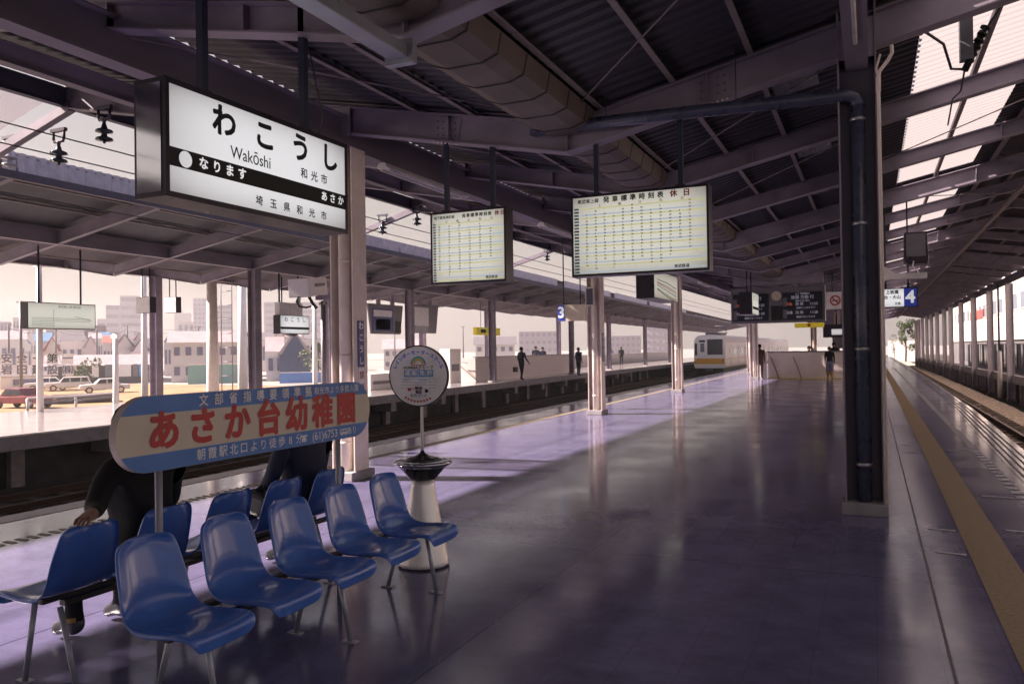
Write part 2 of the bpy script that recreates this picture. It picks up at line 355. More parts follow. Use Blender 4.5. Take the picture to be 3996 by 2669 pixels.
def struct(mb, name, kind='structure', **k):
    o = mb.build(name, **k); o['kind'] = kind; return o
KIDS = {}
def copy_tree(o, loc=None, rz=None, label=None):
    def rec(a, par):
        c = a.copy(); C.objects.link(c); c.parent = par
        for ch in [q for q in ALL() if q.parent is a]: rec(ch, c)
        return c
    r = rec(o, None)
    if loc is not None:
        r.location = loc; r.rotation_euler = (0,0,rz or 0)
    if label: r['label'] = label
    return r
def ALL(): return list(C.objects)

# ------------------------------------------------------------------ ground, platforms, track beds
mb = MB(); mb.poly([(-1500,-300,-1.9),(1500,-300,-1.9),(1500,2500,-1.9),(-1500,2500,-1.9)], 'town_ground'); struct(mb, 'ground')
mb = MB(); mb.poly([(-130,18,-1.86),(-24.5,18,-1.86),(-28,66,-1.86),(-110,74,-1.86)], 'soil'); struct(mb, 'soil_lot')
ys = [-32,5,12,22,42,64,118]
LE = {-32:-8.0, 5:-8.03, 12:-8.14, 22:-8.36, 42:-8.62, 64:-8.75, 118:-8.9}
RE = {-32:1.85, 5:1.92, 12:2.0, 22:2.25, 42:2.42, 64:2.46, 118:2.46}
def interp(T, y):
    ks = sorted(T)
    if y <= ks[0]: return T[ks[0]]
    for a, b_ in zip(ks, ks[1:]):
        if y <= b_: return T[a] + (T[b_]-T[a])*(y-a)/(b_-a)
    return T[ks[-1]]
mb = MB()
top = [(LE[y], y) for y in ys] + [(RE[y], y) for y in reversed(ys)]
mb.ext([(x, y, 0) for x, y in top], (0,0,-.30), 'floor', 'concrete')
struct(mb, 'platform_floor')
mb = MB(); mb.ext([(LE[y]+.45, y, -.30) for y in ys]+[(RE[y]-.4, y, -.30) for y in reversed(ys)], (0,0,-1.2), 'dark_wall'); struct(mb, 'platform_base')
def strip(name, T0, a, b_, z, mtl, y0=-32, y1=118, kind='structure'):
    mb = MB(); yy = [y for y in ys if y0 <= y <= y1]
    yy = sorted(set([y0, y1]+yy))
    vs = [[mb.bm.verts.new((interp(T0,y)+q, y, z)) for q in (a,b_)] for y in yy]
    for p, q in zip(vs, vs[1:]): mb.face([p[0],p[1],q[1],q[0]], mtl)
    o = mb.build(name); o['kind'] = kind; return o
zero = {0:0, 1:0}
# right edge: grey edging slab with four grooves, dashed white line, yellow tactile strip
strip('platform_edging', RE, -.42, -.004, .004, 'floor_edge')
for i, q in enumerate((-.37,-.29,-.21,-.13)): strip('edging_groove', RE, q, q+.028, .008, 'mark_dark')
strip('yellow_strip', {0:-.035, 9:0.0, 12:0.01, 60:.01}, .66, .945, .004, 'yellow_tile')
mb = MB(); y = 4.2
while y < 60:
    mb.poly([(1.34,y,.004),(1.45,y,.004),(1.45,y+.16,.004),(1.34,y+.16,.004)], 'mark_white'); y += .30
struct(mb, 'edge_dashes')
mb = MB()
for yc, xa, xb in ((4.05,.28,.55),(6.9,.42,.63),(7.75,.42,.63),(9.6,1.02,1.32),(7.9,1.02,1.32),(13.2,.42,.63),(14.1,.42,.63),(13.6,1.02,1.32),(11.8,1.02,1.32)):
    mb.poly([(xa,yc+.03,.004),(xb,yc,.004),(xb,yc+.045,.004),(xa,yc+.075,.004)], 'mark_white')
struct(mb, 'boarding_marks')
# left edge: narrow yellow line of tactile blocks and concrete coping
strip('platform_coping', LE, .004, .32, .004, 'concrete_light')
yl = {-32:-6.9, 5:-6.86, 10:-6.98, 20:-7.0, 35:-7.25, 64:-7.6, 118:-7.8}
mb = MB(); y = -6.0
while y < 70:
    st_ = .105 if y < 12 else .5; w_ = .055 if y < 12 else .5
    x = interp(yl, y); x2 = interp(yl, y+w_); mb.poly([(x-.075,y,.004),(x+.075,y+.0,.004),(x2+.075,y+w_,.004),(x2-.075,y+w_,.004)], 'yellow_line'); y += st_
struct(mb, 'yellow_line')
# track beds
mb = MB(); mb.poly([(-30,-30,-1.35),(RE[42]+16,-30,-1.35),(RE[42]+16,260,-1.35),(-30,260,-1.35)], 'ballast_shade_tone'); struct(mb, 'track_bed')
def ballast_bed(x0, x1, drift, mtl):
    mb = MB(); rng = random.Random(int(x0*10)); rows = []
    ny = 260
    for j in range(ny+1):
        y = -10 + 170*(j/ny)**1.6; row = []
        for i in range(13):
            t = i/12; x = x0+(x1-x0)*t + drift*y; z = -1.12 - (.22 if i in (0,12) else 0) + rng.uniform(-.025,.025)
            row.append(mb.bm.verts.new((x, y, z)))
        rows.append(row)
    for a, b_ in zip(rows, rows[1:]):
        for i in range(12): mb.face([a[i],a[i+1],b_[i+1],b_[i]], mtl)
    return struct(mb, 'track_ballast')
ballast_bed(2.5, 5.7, 0, 'ballast_sun_tone'); ballast_bed(-12.6, -8.7, -.02, 'ballast_shade_tone'); ballast_bed(-16.3, -12.7, -.033, 'ballast_shade_tone')
def track(x, drift, y0=-10, y1=170):
    for s in (-.535, .535):
        mb = MB(); p0 = Vector((x+s+drift*y0, y0, 0)); p1 = Vector((x+s+drift*y1, y1, 0))
        for z, wd, ht in ((-.99,.07,.04),(-1.045,.018,.07),(-1.09,.12,.02)): mb.bar(p0+Vector((0,0,z)), p1+Vector((0,0,z)), wd, ht, 'rail')
        struct(mb, 'track_rail')
    mb = MB(); y = y0
    while y < 110: mb.box((x+drift*y, y, -1.145), (2.3,.22,.12), 'sleeper'); y += .65
    struct(mb, 'track_sleeper')
track(3.28, 0); track(-10.4, -.02); track(-14.0, -.033)

# ------------------------------------------------------------------ our canopy
VX = -3.05
def zb(x):
    if x <= VX: return 3.79 + .20*(VX-x)
    if x <= 3.6: return 3.79 + .212*(x-VX)
    return 5.20 - .17*(x-3.6)
zb_ = zb
DK = .42
canopy = thing('platform_canopy', 'V shaped steel canopy with corrugated dark deck and skylight strips over the tiled platform', 'canopy')
Y0, Y1 = -28.0, 113.6
def ibeam_poly(mb, pts, depth, fl, m):
    """pts: bottom centre line (x,z) at one y; web and two flanges"""
    pass
frames = []
y = 8.4-3.4*10
while y < Y1: frames.append(y); y += 3.4
def frame(y, x0, x1, d=.34, lift=0.0):
    mb = MB(); xs = [x0] + [q for q in (VX, 3.6) if x0 < q < x1] + [x1]; zb = lambda q: zb_(q)+lift
    for a, b_ in zip(xs, xs[1:]):
        za, zc = zb(a), zb(b_)
        for z0, z1, hw in ((0,.016,.09),(d-.016,d,.09)):
            mb.ext([(a,y-hw,za+z0),(b_,y-hw,zc+z0),(b_,y-hw,zc+z1),(a,y-hw,za+z1)], (0,2*hw,0), 'steel')
        mb.ext([(a,y-.006,za+.016),(b_,y-.006,zc+.016),(b_,y-.006,zc+d-.016),(a,y-.006,za+d-.016)], (0,.012,0), 'steel')
    for q in (-9.5,-6.1,-4.55,VX,-1.5,-.08,2.0,3.6):
        if x0 < q < x1: mb.box((q, y, zb(q)+d/2), (.012,.15,d-.04), 'steel')
    # bolted splice plates
    for q in (-4.6, -1.45):
        z = zb(q)+d/2; s_ = -.2 if q < VX else .212
        if lift: continue
        mb.box((q, y-.012, z), (.36,.012,.26), 'steel', Matrix.Rotation(-math.atan(s_), 3, 'Y'))
        if y < 25:
            for i in (-.12,-.05,.05,.12):
                for j in (-.08,0,.08): mb.cyl((q+i, y-.018, z+j+i*s_), (q+i, y-.026, z+j+i*s_), .011, 'steel_dark' if y > 6 else 'steel', 6)
            for i in range(7): mb.cyl((q-.15+i*.05, y-.05, zb(q)-.002+(i*.05-.15)*s_), (q-.15+i*.05, y-.05, zb(q)-.018+(i*.05-.15)*s_), .012, 'steel_pipe', 6)
    return mb.build('roof_frame', canopy)
for k, y in enumerate(frames):
    main = abs(((y-8.4)/10.2)-round((y-8.4)/10.2)) < .01
    frame(y, -11.3, 6.35, .34 if main else .25, 0 if main else .09)
def longit(name, x, z0, d, hw, m, y0=Y0, y1=Y1, drift=0):
    mb = MB()
    for a, b_, h in ((0,.014,hw),(d-.014,d,hw),(.014,d-.014,.006)):
        mb.ext([(x-h,y0,z0+a),(x+h,y0,z0+a),(x+h,y0,z0+b_),(x-h,y0,z0+b_)], (drift*(y1-y0),y1-y0,0), m)
    return mb.build(name, canopy)
longit('roof_girder', -6.1, 4.19, .42, .10, 'steel'); longit('roof_girder', -.08, 4.26, .40, .10, 'steel')
longit('roof_girder', -9.5, 5.16, .26, .08, 'steel')
longit('eave_beam', -11.3, 5.46, .30, .06, 'steel_dark')
longit('ridge_pipe', 3.1, 4.98, .09, .045, 'purlin')
longit('eave_beam', 6.35, 4.60, .36, .05, 'steel_dark')
for x in (-10.4,-8.75,-7.4,-5.0,-4.22,-3.45,-2.65,-1.85,-1.06,1.27,2.3,3.0,4.6,5.6):
    mb = MB(); z = zb(x)+.345; yy = Y0
    while yy < Y1:
        L_ = 1.7 if yy < 24 else 3.4
        mb.bx(x-.03, x+.03, yy+.006, min(yy+L_,Y1)-.006, z, z+.012, 'purlin'); mb.bx(x-.03, x-.022, yy, min(yy+L_,Y1), z+.012, z+.07, 'purlin'); yy += L_
    mb.build('roof_purlin', canopy)
# corrugated deck
def deck(x0, x1, name, m, gaps=None, y0=Y0, y1=Y1, pitch=.19):
    mb = MB(); xs = [x0] + [q for q in (VX, 3.6) if x0 < q < x1] + [x1]
    prof = []; y = y0; hk = .35 if name == 'skylight_panel' else 1.0
    while y < y1:
        for f, h in ((0,0),(.30,0),(.42,.028),(.78,.028),(.92,0)): prof.append((y+f*pitch, h*hk))
        y += pitch
    cols = [[mb.bm.verts.new((x, p, zb(x)+DK+h)) for p, h in prof] for x in xs]
    for A, B in zip(cols, cols[1:]):
        for i in range(len(A)-1): mb.face([A[i],B[i],B[i+1],A[i+1]], m)
    return mb.build(name, canopy, recalc=False)
deck(-11.4, -8.13, 'roof_deck', 'deck'); deck(-6.63, VX, 'roof_deck', 'deck'); deck(VX+.001, .545, 'roof_deck', 'deck'); deck(1.94, 3.6, 'roof_deck', 'deck'); deck(3.601, 6.5, 'roof_deck', 'deck')
for xa, xb in ((-8.13,-6.63),(.545,1.94)):
    k = 0
    for yc in [8.4+10.2*i for i in range(-4, 11)]:
        a = max(Y0, yc+.75); b_ = min(Y1, yc+10.2)
        deck(xa+.001, xb-.001, 'skylight_panel', 'skylight_clear' if (xa < 0 and yc > 35) else 'skylight', y0=a, y1=b_-.19)
        if yc+.75 > Y0:
            deck(xa, xb, 'roof_deck', 'deck', y0=max(Y0,yc-.1), y1=yc+.75)
# central skylight over the far stair
# gutter trough in the valley with bracket straps
mb = MB(); zz = zb(VX)+.22
pf = [(-.34,.20),(-.30,.02),(-.16,-.03),(.16,-.03),(.30,.02),(.34,.20)]
for k in range(-3, 33):
    a = 8.4+3.4*k+.1; b_ = a+3.2
    for (xa, za), (xb, zc) in zip(pf, pf[1:]): mb.poly([(VX+xa,a,zz+za),(VX+xb,a,zz+zc),(VX+xb,b_,zz+zc),(VX+xa,b_,zz+za)], 'gutter')
    if k < 8:
        for j in range(6):
            yy = a+.25+j*.54
            for (xa, za), (xb, zc) in zip(pf, pf[1:]): mb.bar((VX+xa,yy,zz+za-.006),(VX+xb,yy,zz+zc-.006), .02, .006, 'strap')
mb.build('valley_gutter', canopy)
# cross bracing rods
for p, q in (((-6.0,5.1,4.45),(-3.1,8.2,4.15)),((-3.0,8.2,4.15),(-.2,5.1,4.6)),((-6.0,8.5,4.45),(-3.1,11.7,4.15)),((-.2,8.5,4.45),(-3.0,11.7,4.15)),((-6.0,15.3,4.45),(-3.1,18.5,4.15)),((-.2,11.9,4.45),(-3.0,15.1,4.15)),((.1,5.2,4.55),(3.4,8.3,5.2)),((.1,15.2,4.75),(3.5,11.9,5.3)),((.1,18.7,4.75),(5.5,22,5.0))):
    mb = MB(); mb.cyl(p, q, .009, 'purlin', 6); mb.build('brace_rod', canopy)
# ceiling patch panels (dark blue)
for y in (9.6, 13.0, 16.4):
    mb = MB(); mb.box((-.75, y, zb(-.75)+.375), (.5,.9,.02), 'pipe_blue', Matrix.Rotation(-math.atan(.212),3,'Y')); mb.build('patch_panel', canopy)

# columns: H section, channel side filled by the down pipe
def column(x, y, label, pipe, web, head=True, ztop=4.2, nm='column', plate=None):
    t = thing(nm, label, 'column', (x, y, 0), 0, 'canopy columns of the tiled platform')
    mb = MB(); mb.bx(x-.2, x+.2, y-.25, y+.25, 0, .11, 'concrete'); mb.build('column_base', t, bevel=.008)
    for s in (-1, 1):
        mb = MB(); mb.bx(x+s*.165-.008, x+s*.165+.008, y-.15, y+.15, .11, ztop, 'steel' if web == 'steel_dark' else 'column_cream'); mb.build('flange', t)
    mb = MB(); mb.bx(x-.157, x+.157, y+.0, y+.012, .11, ztop, web); mb.build('web', t)
    mb = MB(); mb.cyl((x, y-.085, .0), (x, y-.085, 3.9 if x > -1 else ztop), .065 if x > -1 else .075, pipe, 18)
    dp = mb.build('drain_pipe', t)
    for z in (.45, 1.55, 2.75, 3.75):
        mb = MB(); mb.cyl((x, y-.085, z), (x, y-.085, z+.03), .071 if x > -1 else .081, 'band' if x > -1 else pipe, 18); mb.build('pipe_collar', dp)
    if head:
        mb = MB(); mb.bx(x-.157, x+.157, y-.14, y-.13, 4.34, 4.72, 'steel'); mb.build('head_plate', t)
    return t
col_r = column(-.08, 8.42, 'steel H column with glossy blue drain pipe, closest column to the yellow strip', 'pipe_blue', 'steel_dark', ztop=4.9)
col_l = column(-6.1, 8.45, 'cream column beside the blue bench, carrying a blue vertical nameplate', 'steel_pipe', 'column_cream')
cols = [(-6.2,18.8,'cream column with a small black box near its top, right of the small timetable'),(-6.42,28.8,'cream column standing below the hanging route map box'),(-5.3,41.0,'cream column touching the left end of the tiled stair wall'),
        (-.08,18.6,'steel column hidden behind the blue pipe column, holding the bracket arm'),(-.08,28.8,'steel column of the right row, third along, mostly hidden by the blue pipe column'),(-6.6,49.2,'cream column beside the waiting train, just left of the stair'),(-3.2,52.0,'cream column rising inside the stair enclosure'),(-2.2,61,'cream column far inside the stair enclosure')]
for x, y, l in cols: column(x, y, l, 'steel_pipe', 'column_cream', head=False)
# blue column fittings
mb = MB(); mb.tube([(-.08,8.335,3.88),(-.08,8.335,3.94),(-.10,8.33,3.98),(-.15,8.31,4.0),(-.3,8.28,4.005),(-1.9,8.22,4.03),(-3.35,8.2,4.05)], .065, 'pipe_blue', 14)
mb.cyl((-3.35,8.2,4.0),(-3.35,8.2,4.26), .09, 'pipe_blue', 14); mb.cyl((-1.2,8.25,3.96),(-1.2,8.25,4.6), .006, 'wire', 6); mb.cyl((-2.55,8.2,3.98),(-2.55,8.2,4.5),.006,'wire',6)
tag(mb.build('drain_pipe'), 'dark blue drain pipe running level under the beam from gutter to column', 'pipe')
mb = MB(); mb.tube([(.105,8.24,.12),(.105,8.24,4.10),(.12,8.22,4.17),(.19,8.2,4.25),(.225,8.18,4.31),(.22,8.17,4.38)], .017, 'steel_pipe'); mb.tube([(.105,8.24,4.10),(.09,8.24,4.2),(.125,8.2,4.32)], .010, 'steel_pipe')
mb.cyl((.105,8.24,3.98),(.105,8.24,4.12), .022, 'steel_pipe'); tag(mb.build('conduit'), 'cream electric conduit curling out at the top of the blue pipe column', 'conduit')
t = thing('tube_lamp', 'bare fluorescent tube lamp above the blue pipe column at the top edge', 'lamp', (-.08,7.0,4.4), 0, 'tube lamps of the platform')
mb = MB(); mb.bx(-.13,-.03,5.2,7.6,4.30,4.35,'steel'); mb.build('lamp_housing', t)
mb = MB(); mb.cyl((-.08,5.3,4.255),(-.08,7.55,4.235), .019, 'tube_lamp', 12); mb.build('tube', t)
mb = MB(); mb.bx(-.10,-.06,7.4,7.48,4.35,4.7,'steel'); mb.bx(-.10,-.06,5.6,5.68,4.35,4.7,'steel'); mb.build('lamp_arm', t)
for y0, y1, l in ((9.1,11.5,'white tube lamp under the girder just right of the nameplate column'),(14.8,17.2,'white tube lamp under the girder between the two timetables'),(20.5,22.9,'third white tube lamp along the left girder, beyond the large timetable'),(31,33.4,'fourth white tube lamp along the left girder')):
    t = thing('tube_lamp', l, 'lamp', (-6.0,y0,4.2), 0, 'tube lamps of the platform')
    mb = MB(); mb.ext([(-6.09,y0,4.10),(-5.91,y0,4.10),(-5.96,y0,4.17),(-6.04,y0,4.17)], (0,y1-y0,0), 'white_paint'); mb.build('lamp_housing', t)
    mb = MB(); mb.cyl((-5.94,y0+.08,4.085),(-5.94,y1-.08,4.085),.016,'tube_lamp'); mb.cyl((-6.06,y0+.08,4.085),(-6.06,y1-.08,4.085),.016,'tube_lamp'); mb.build('tube', t)

# galvanised box channel and hangers near the top
mb = MB(); mb.bx(VX-.075, VX+.075, -4, 4.93, 3.70, 3.79, 'galv'); mb.bx(VX-.12,VX+.12,4.86,4.92,3.66,3.84,'galv'); tag(mb.build('cable_duct', bevel=.006), 'grey galvanised cable duct hung under the valley of the first beam', 'cable duct')

# ------------------------------------------------------------------ main station sign
SX = -3.9
t = thing('station_sign', 'large backlit station name sign reading Wakoshi hanging from two dark posts', 'sign', (SX-.12, 4.45, 2.57))
ya, yb, za, zc = 3.55, 5.40, 2.575, 3.31
mb = MB(); mb.bx(SX-.26, SX-.012, ya, yb, za, zc, 'sign_edge'); mb.bx(SX-.012,SX+.006,ya,yb,za,za+.035,'sign_edge'); mb.bx(SX-.012,SX+.006,ya,yb,zc-.035,zc,'sign_edge'); mb.bx(SX-.012,SX+.006,ya,ya+.03,za+.035,zc-.035,'sign_edge'); mb.bx(SX-.012,SX+.006,yb-.03,yb,za+.035,zc-.035,'sign_edge'); mb.build('sign_case', t)
mb = MB(); mb.bx(SX-.235, SX-.03, ya-.006, ya-.001, za+.03, zc-.03, 'chrome'); mb.build('end_plate', t)
mb = MB(); mb.bx(SX-.012, SX, ya+.03, yb-.03, za+.035, zc-.035, 'sign_white')
Wd = yb-ya; Hd = zc-za
def sy(u): return ya + u*Wd
def sz(v): return za + (1-v)*Hd
mb.bx(SX, SX+.001, ya+.03, yb-.03, sz(.735), sz(.575), 'ink')
def circ(mb, c, r, m, M, n=28): mb.poly([M @ Vector((c[0]+r*math.cos(2*math.pi*i/n), c[1]+r*math.sin(2*math.pi*i/n), 0)) for i in range(n)], m)
FX = facing_x(SX+.0022, 0, 0)
circ(mb, (sy(.085), sz(.655)), .052, 'sign_white', FX)
def T(txt, u, v, size, m='ink', wt=.012, **k): mb.text(txt, size, facing_x(SX+.003, sy(u), sz(v)), m, wt, **k)
for ch, u in zip('わこうし', (.265,.475,.685,.875)): T(ch, u, .235, .225, wt=.036)
T('Wakōshi', .40, .475, .118, wt=.008, sx=.92)
for ch, u in zip('和光市', (.705,.77,.835)): T(ch, u, .475, .082, wt=.02)
for i, ch in enumerate('なります'): T(ch, .165+.062*i, .655, .082, 'sign_white', .03)
for i, ch in enumerate('あさか'): T(ch, .835+.058*i, .655, .078, 'sign_white', .03)
for i, ch in enumerate('埼玉県和光市'): T(ch, .44+.078*i, .865, .072, wt=.02)
mb.build('name_panel', t)
for y in (3.98, 5.02):
    mb = MB(); mb.bx(SX-.155, SX-.10, y-.026, y+.026, zc, 4.75, 'steel_blue'); mb.bx(SX-.17,SX-.085,y-.04,y+.04,zc,zc+.05,'steel_blue'); mb.build('hanger', t)
mb = MB(); mb.tube([(SX-.05,5.1,zc),(SX-.02,5.12,zc+.15),(SX-.05,5.08,zc+.4),(SX-.1,5.06,zc+.7)], .006, 'wire', 6); mb.build('cable', t)

# ------------------------------------------------------------------ timetables on the second beam
def timetable(name, label, x0, x1, z0, z1, title, first, ncol, nrow, seed, side):
    t = thing(name, label, 'timetable', ((x0+x1)/2, 8.4, z0), 0, 'hanging lit timetables')
    Y = 8.30; rng = random.Random(seed); wd = x1-x0; hd = z1-z0
    mb = MB(); mb.bx(x0, x1, Y+.012, Y+.20, z0, z1, 'sign_edge')
    for a in ((x0,x1,z0,z0+.025),(x0,x1,z1-.025,z1),(x0,x0+.022,z0+.025,z1-.025),(x1-.022,x1,z0+.025,z1-.025)): mb.bx(a[0],a[1],Y-.006,Y+.012,a[2],a[3],'sign_edge')
    mb.build('board_case', t)
    mb = MB(); mb.bx(x0+.022, x1-.022, Y, Y+.012, z0+.025, z1-.025, 'board_face')
    ib = .115*hd
    for k in range(nrow):
        zt = z1-.03-ib-(k+.5)*(hd-.06-ib)/nrow; h = (hd-.06-ib)/nrow
        if k % 3 != 1: mb.bx(x0+.03+.05*wd, x1-.03, Y-.0012, Y, zt-h*.28, zt+h*.18, 'board_yellow' if k % 3 == 0 else 'board_blue')
        mb.bx(x0+.035, x0+.035+.035*wd, Y-.0015, Y, zt-h*.3, zt+h*.3, 'glass_mid' if k % 2 else 'teal')
    for c in range(ncol):
        cx = x0 + wd*(.12 + .82*c/ncol); n0 = rng.randint(0,3); n1 = nrow - rng.randint(0, 4) - (6 if c > ncol-3 else 0)
        for k in range(n0, max(n0+4,n1)):
            zt = z1-.03-ib-(k+.5)*(hd-.06-ib)/nrow; h = (hd-.06-ib)/nrow
            mm = 'ink_orange' if (c % 4 == 3 or rng.random() < .12) else 'ink_green'
            mb.bx(cx-.010, cx-.003, Y-.0025, Y, zt-h*.22, zt+h*.26, mm)
            if rng.random() < .75: mb.bx(cx+.002, cx+.009, Y-.0025, Y, zt-h*.22, zt+h*.26, mm)
    for k in range(5): mb.text('土曜日祝日'[k], .036, facing_y(x0+wd*(.22+.15*k), Y-.003, z1-.03-ib*.95), 'ink_orange', .01)
    mb.text(first, hd*(.055 if ncol > 6 else .046), facing_y(x0+wd*.05, Y-.003, z1-.03-ib*.42), 'ink', .02, ax='LEFT')
    for i, ch in enumerate(title): mb.text(ch, hd*(.078 if ncol > 6 else .056), facing_y(x0+wd*(side[0]+side[1]*i), Y-.003, z1-.03-ib*.42), 'ink', .03)
    for i, ch in enumerate('休日'): mb.text(ch, hd*(.088 if ncol > 6 else .068), facing_y(x0+wd*(side[2]+side[3]*i), Y-.003, z1-.03-ib*.42), 'ink_red', .035)
    mb.text('東武鉄道', hd*.045, facing_y(x1-wd*.19, Y-.003, z0+.055), 'ink', .02)
    mb.build('timetable_face', t)
    for x in (x0+.18*wd, x0+.80*wd):
        mb = MB(); mb.bx(x-.026, x+.026, Y+.07, Y+.12, z1, zb(x)+.02, 'steel_blue'); mb.bx(x-.05,x+.05,Y+.05,Y+.14,z1,z1+.03,'steel_blue'); mb.build('hanger', t)
timetable('timetable_board', 'smaller square lit timetable board hanging right of the nameplate column', -4.79, -3.80, 2.40, 3.26, '発車標準時刻表', '地下鉄有楽町線', 6, 22, 3, (.455,.057,.89,.07))
timetable('timetable_board', 'larger wide lit timetable board hanging over the middle of the platform', -3.0, -1.50, 2.40, 3.29, '発車標準時刻表', '東武東上線', 12, 21, 5, (.27,.066,.76,.09))

# ------------------------------------------------------------------ other hanging signs
def box_sign_x(name, label, x, y0, y1, z0, z1, th, face, txts, group=None, hang=None, endm='sign_edge', zt=4.4, hm='steel_blue', parent_cat='sign'):
    t = thing(name, label, parent_cat, (x-th/2, (y0+y1)/2, z0), 0, group)
    mb = MB(); mb.bx(x-th, x-.004, y0, y1, z0, z1, endm); mb.build('sign_case', t)
    mb = MB(); mb.bx(x-.004, x, y0+.02, y1-.02, z0+.02, z1-.02, face)
    for tx, u, v, s, m_, wt in txts: mb.text(tx, s, facing_x(x+.004, y0+u*(y1-y0), z1-v*(z1-z0)), m_, wt)
    fc = mb.build('sign_face', t)
    for y in (hang or ()):
        mb = MB(); mb.cyl((x-th/2,y,z1),(x-th/2,y,zt), .022, hm, 8); mb.build('hanger', t)
    return t, fc
t, _ = box_sign_x('route_map_sign', 'hanging route map box with dark end above the third cream column', -4.2, 16.75, 19.0, 2.68, 3.30, .4, 'board_face', [], hang=(17.2,18.6), zt=4.2)
mb = MB()
for k, (m_, dz) in enumerate((('ink',.12),('ink_red',.04),('ink_orange',0.0),('plate_blue',-.06),('ink_green',-.16),('ink',-.2))):
    mb.bar((-4.196,17.0,2.98+dz+.02*k),(-4.196,18.0,2.95+dz), .004, .014, m_); mb.bar((-4.196,18.0,2.95+dz),(-4.196,18.8,2.88+dz), .004, .014, m_)
mb.build('route_lines', t)
t, _ = box_sign_x('name_sign', 'narrow lit name sign hanging in front of the departure board', -3.55, 27.2, 28.8, 2.68, 3.42, .42, 'board_face', [('わ',.2,.25,.2,'ink',.02),('こ',.4,.25,.2,'ink',.02),('う',.6,.25,.2,'ink',.02),('し',.8,.25,.2,'ink',.02)], hang=(27.5,28.5), zt=4.2)
mb = MB(); mb.bx(-3.546,-3.543,27.25,28.75,2.86,2.95,'ink'); mb.build('name_band', t)
# departure board
t = thing('departure_board', 'wide black departure board in a grey frame with a clock in the middle', 'departure board', (-3.06,30,2.46))
X0, X1, Z0, Z1, YB = -4.68, -1.45, 2.46, 3.74, 30.0
mb = MB(); mb.bx(X0,X1,YB+.02,YB+.45,Z0,Z1,'led_frame'); mb.build('board_case', t, bevel=.01)
def panel(xa, xb, rows, name):
    mb = MB(); mb.bx(xa, xb, YB-.01, YB+.02, Z0+.08, Z1-.22, 'led_black')
    for txt, u, v, s, m_ in rows: mb.text(txt, s, facing_y(xa+u*(xb-xa), YB-.014, Z1-.22-v*(Z1-.3-Z0)), m_, .02)
    mb.build(name, t)
common = lambda a, b_: [('上り 発車案内', .5, .06, .08, 'led_text'), ('池袋 方面 行', .5, .19, .14, 'led_text'), ('種別 行先 時刻', .5, .32, .07, 'led_text'),
    (a, .16, .43, .12, 'led_orange'), ('池 袋', .42, .43, .12, 'led_text'), ('11:23', .78, .43, .12, 'led_text'), ('各駅にとまります', .58, .57, .08, 'led_text'),
    (b_, .16, .74, .12, 'led_text'), ('池 袋', .42, .74, .12, 'led_text'), ('11:28', .78, .74, .12, 'led_text'), ('電車がまいります', .58, .90, .08, 'led_text')]
panel(X0+.07, X0+1.33, common('準急','普通'), 'display_panel'); panel(X1-1.42, X1-.08, common('準急','普通'), 'display_panel')
for xa in (X0+.09, X1-1.40):
    for zz in (2.60, 3.02):
        mb = MB(); mb.bx(xa, xa+.13, YB-.018, YB-.010, zz, zz+.32, 'led_frame'); mb.build('row_label', t)
mb = MB(); xc = -3.08; mb.cyl((xc,YB+.02,3.42),(xc,YB-.02,3.42), .17, 'ad_cream', 28)
for a in range(12):
    A = a*math.pi/6; mb.box((xc+.14*math.sin(A),YB-.023,3.42+.14*math.cos(A)), (.012,.004,.012), 'ink')
mb.bar((xc,YB-.025,3.42),(xc-.06,YB-.025,3.50),.006,.014,'ink',up=(0,1,0)); mb.bar((xc,YB-.027,3.42),(xc+.09,YB-.027,3.35),.006,.010,'ink',up=(0,1,0)); mb.build('clock_face', t)
mb = MB(); mb.bx(xc-.19,xc+.19,YB-.006,YB+.02,2.54,3.06,'black'); mb.build('speaker_panel', t)
for x in (-4.0,-2.2):
    mb = MB(); mb.bx(x-.04,x+.04,YB+.15,YB+.25,Z1,4.35,'steel'); mb.build('hanger', t)
mb = MB(); mb.bx(-4.6,-1.5,YB+.1,YB+.3,Z1+.1,Z1+.45,'steel'); mb.build('support_beam', t)
t = thing('exit_sign', 'thin yellow sign bar with a red mark under the departure board', 'sign', (-2,31,2.31)); mb = MB(); mb.bx(-2.56,-1.55,31,31.12,2.28,2.45,'yellow_sign'); mb.build('sign_face', t); mb = MB(); circ(mb,(-2.06,2.365),.06,'ink_red',facing_y(0,30.995,0)); mb.build('sign_mark', t); mb = MB(); mb.bx(-2.1,-2.0,31.03,31.09,2.45,2.7,'steel'); mb.build('hanger', t)
t = thing('no_smoking_sign', 'white no smoking sign with red ring beside the departure board', 'sign', (-1,30,2.88))
mb = MB(); mb.bx(-1.42,-.30,30.0,30.12,2.88,3.48,'ad_white'); mb.build('sign_panel', t); mb = MB(); F = facing_y(-1.12,29.99,3.18)
def ring(mb, M, r0, r1, m, n=28, a0=0, a1=2*math.pi):
    for i in range(n):
        p, q = a0+(a1-a0)*i/n, a0+(a1-a0)*(i+1)/n
        mb.poly([M@Vector((r*math.cos(a),r*math.sin(a),0)) for r, a in ((r0,p),(r1,p),(r1,q),(r0,q))], m)
ring(mb, F, .13,.18,'ad_red'); mb.poly([F@Vector(p) for p in ((-.12,.09,.001),(-.09,.12,.001),(.12,-.09,.001),(.09,-.12,.001))],'ad_red'); mb.poly([F@Vector(p) for p in ((-.10,-.02,0),(.09,-.02,0),(.09,.015,0),(-.10,.015,0))],'ink')
mb.text('禁煙', .17, facing_y(-.68,29.99,3.26), 'plate_blue', .02); mb.text('タイム', .11, facing_y(-.68,29.99,3.05), 'plate_blue', .02); mb.build('sign_print', t)
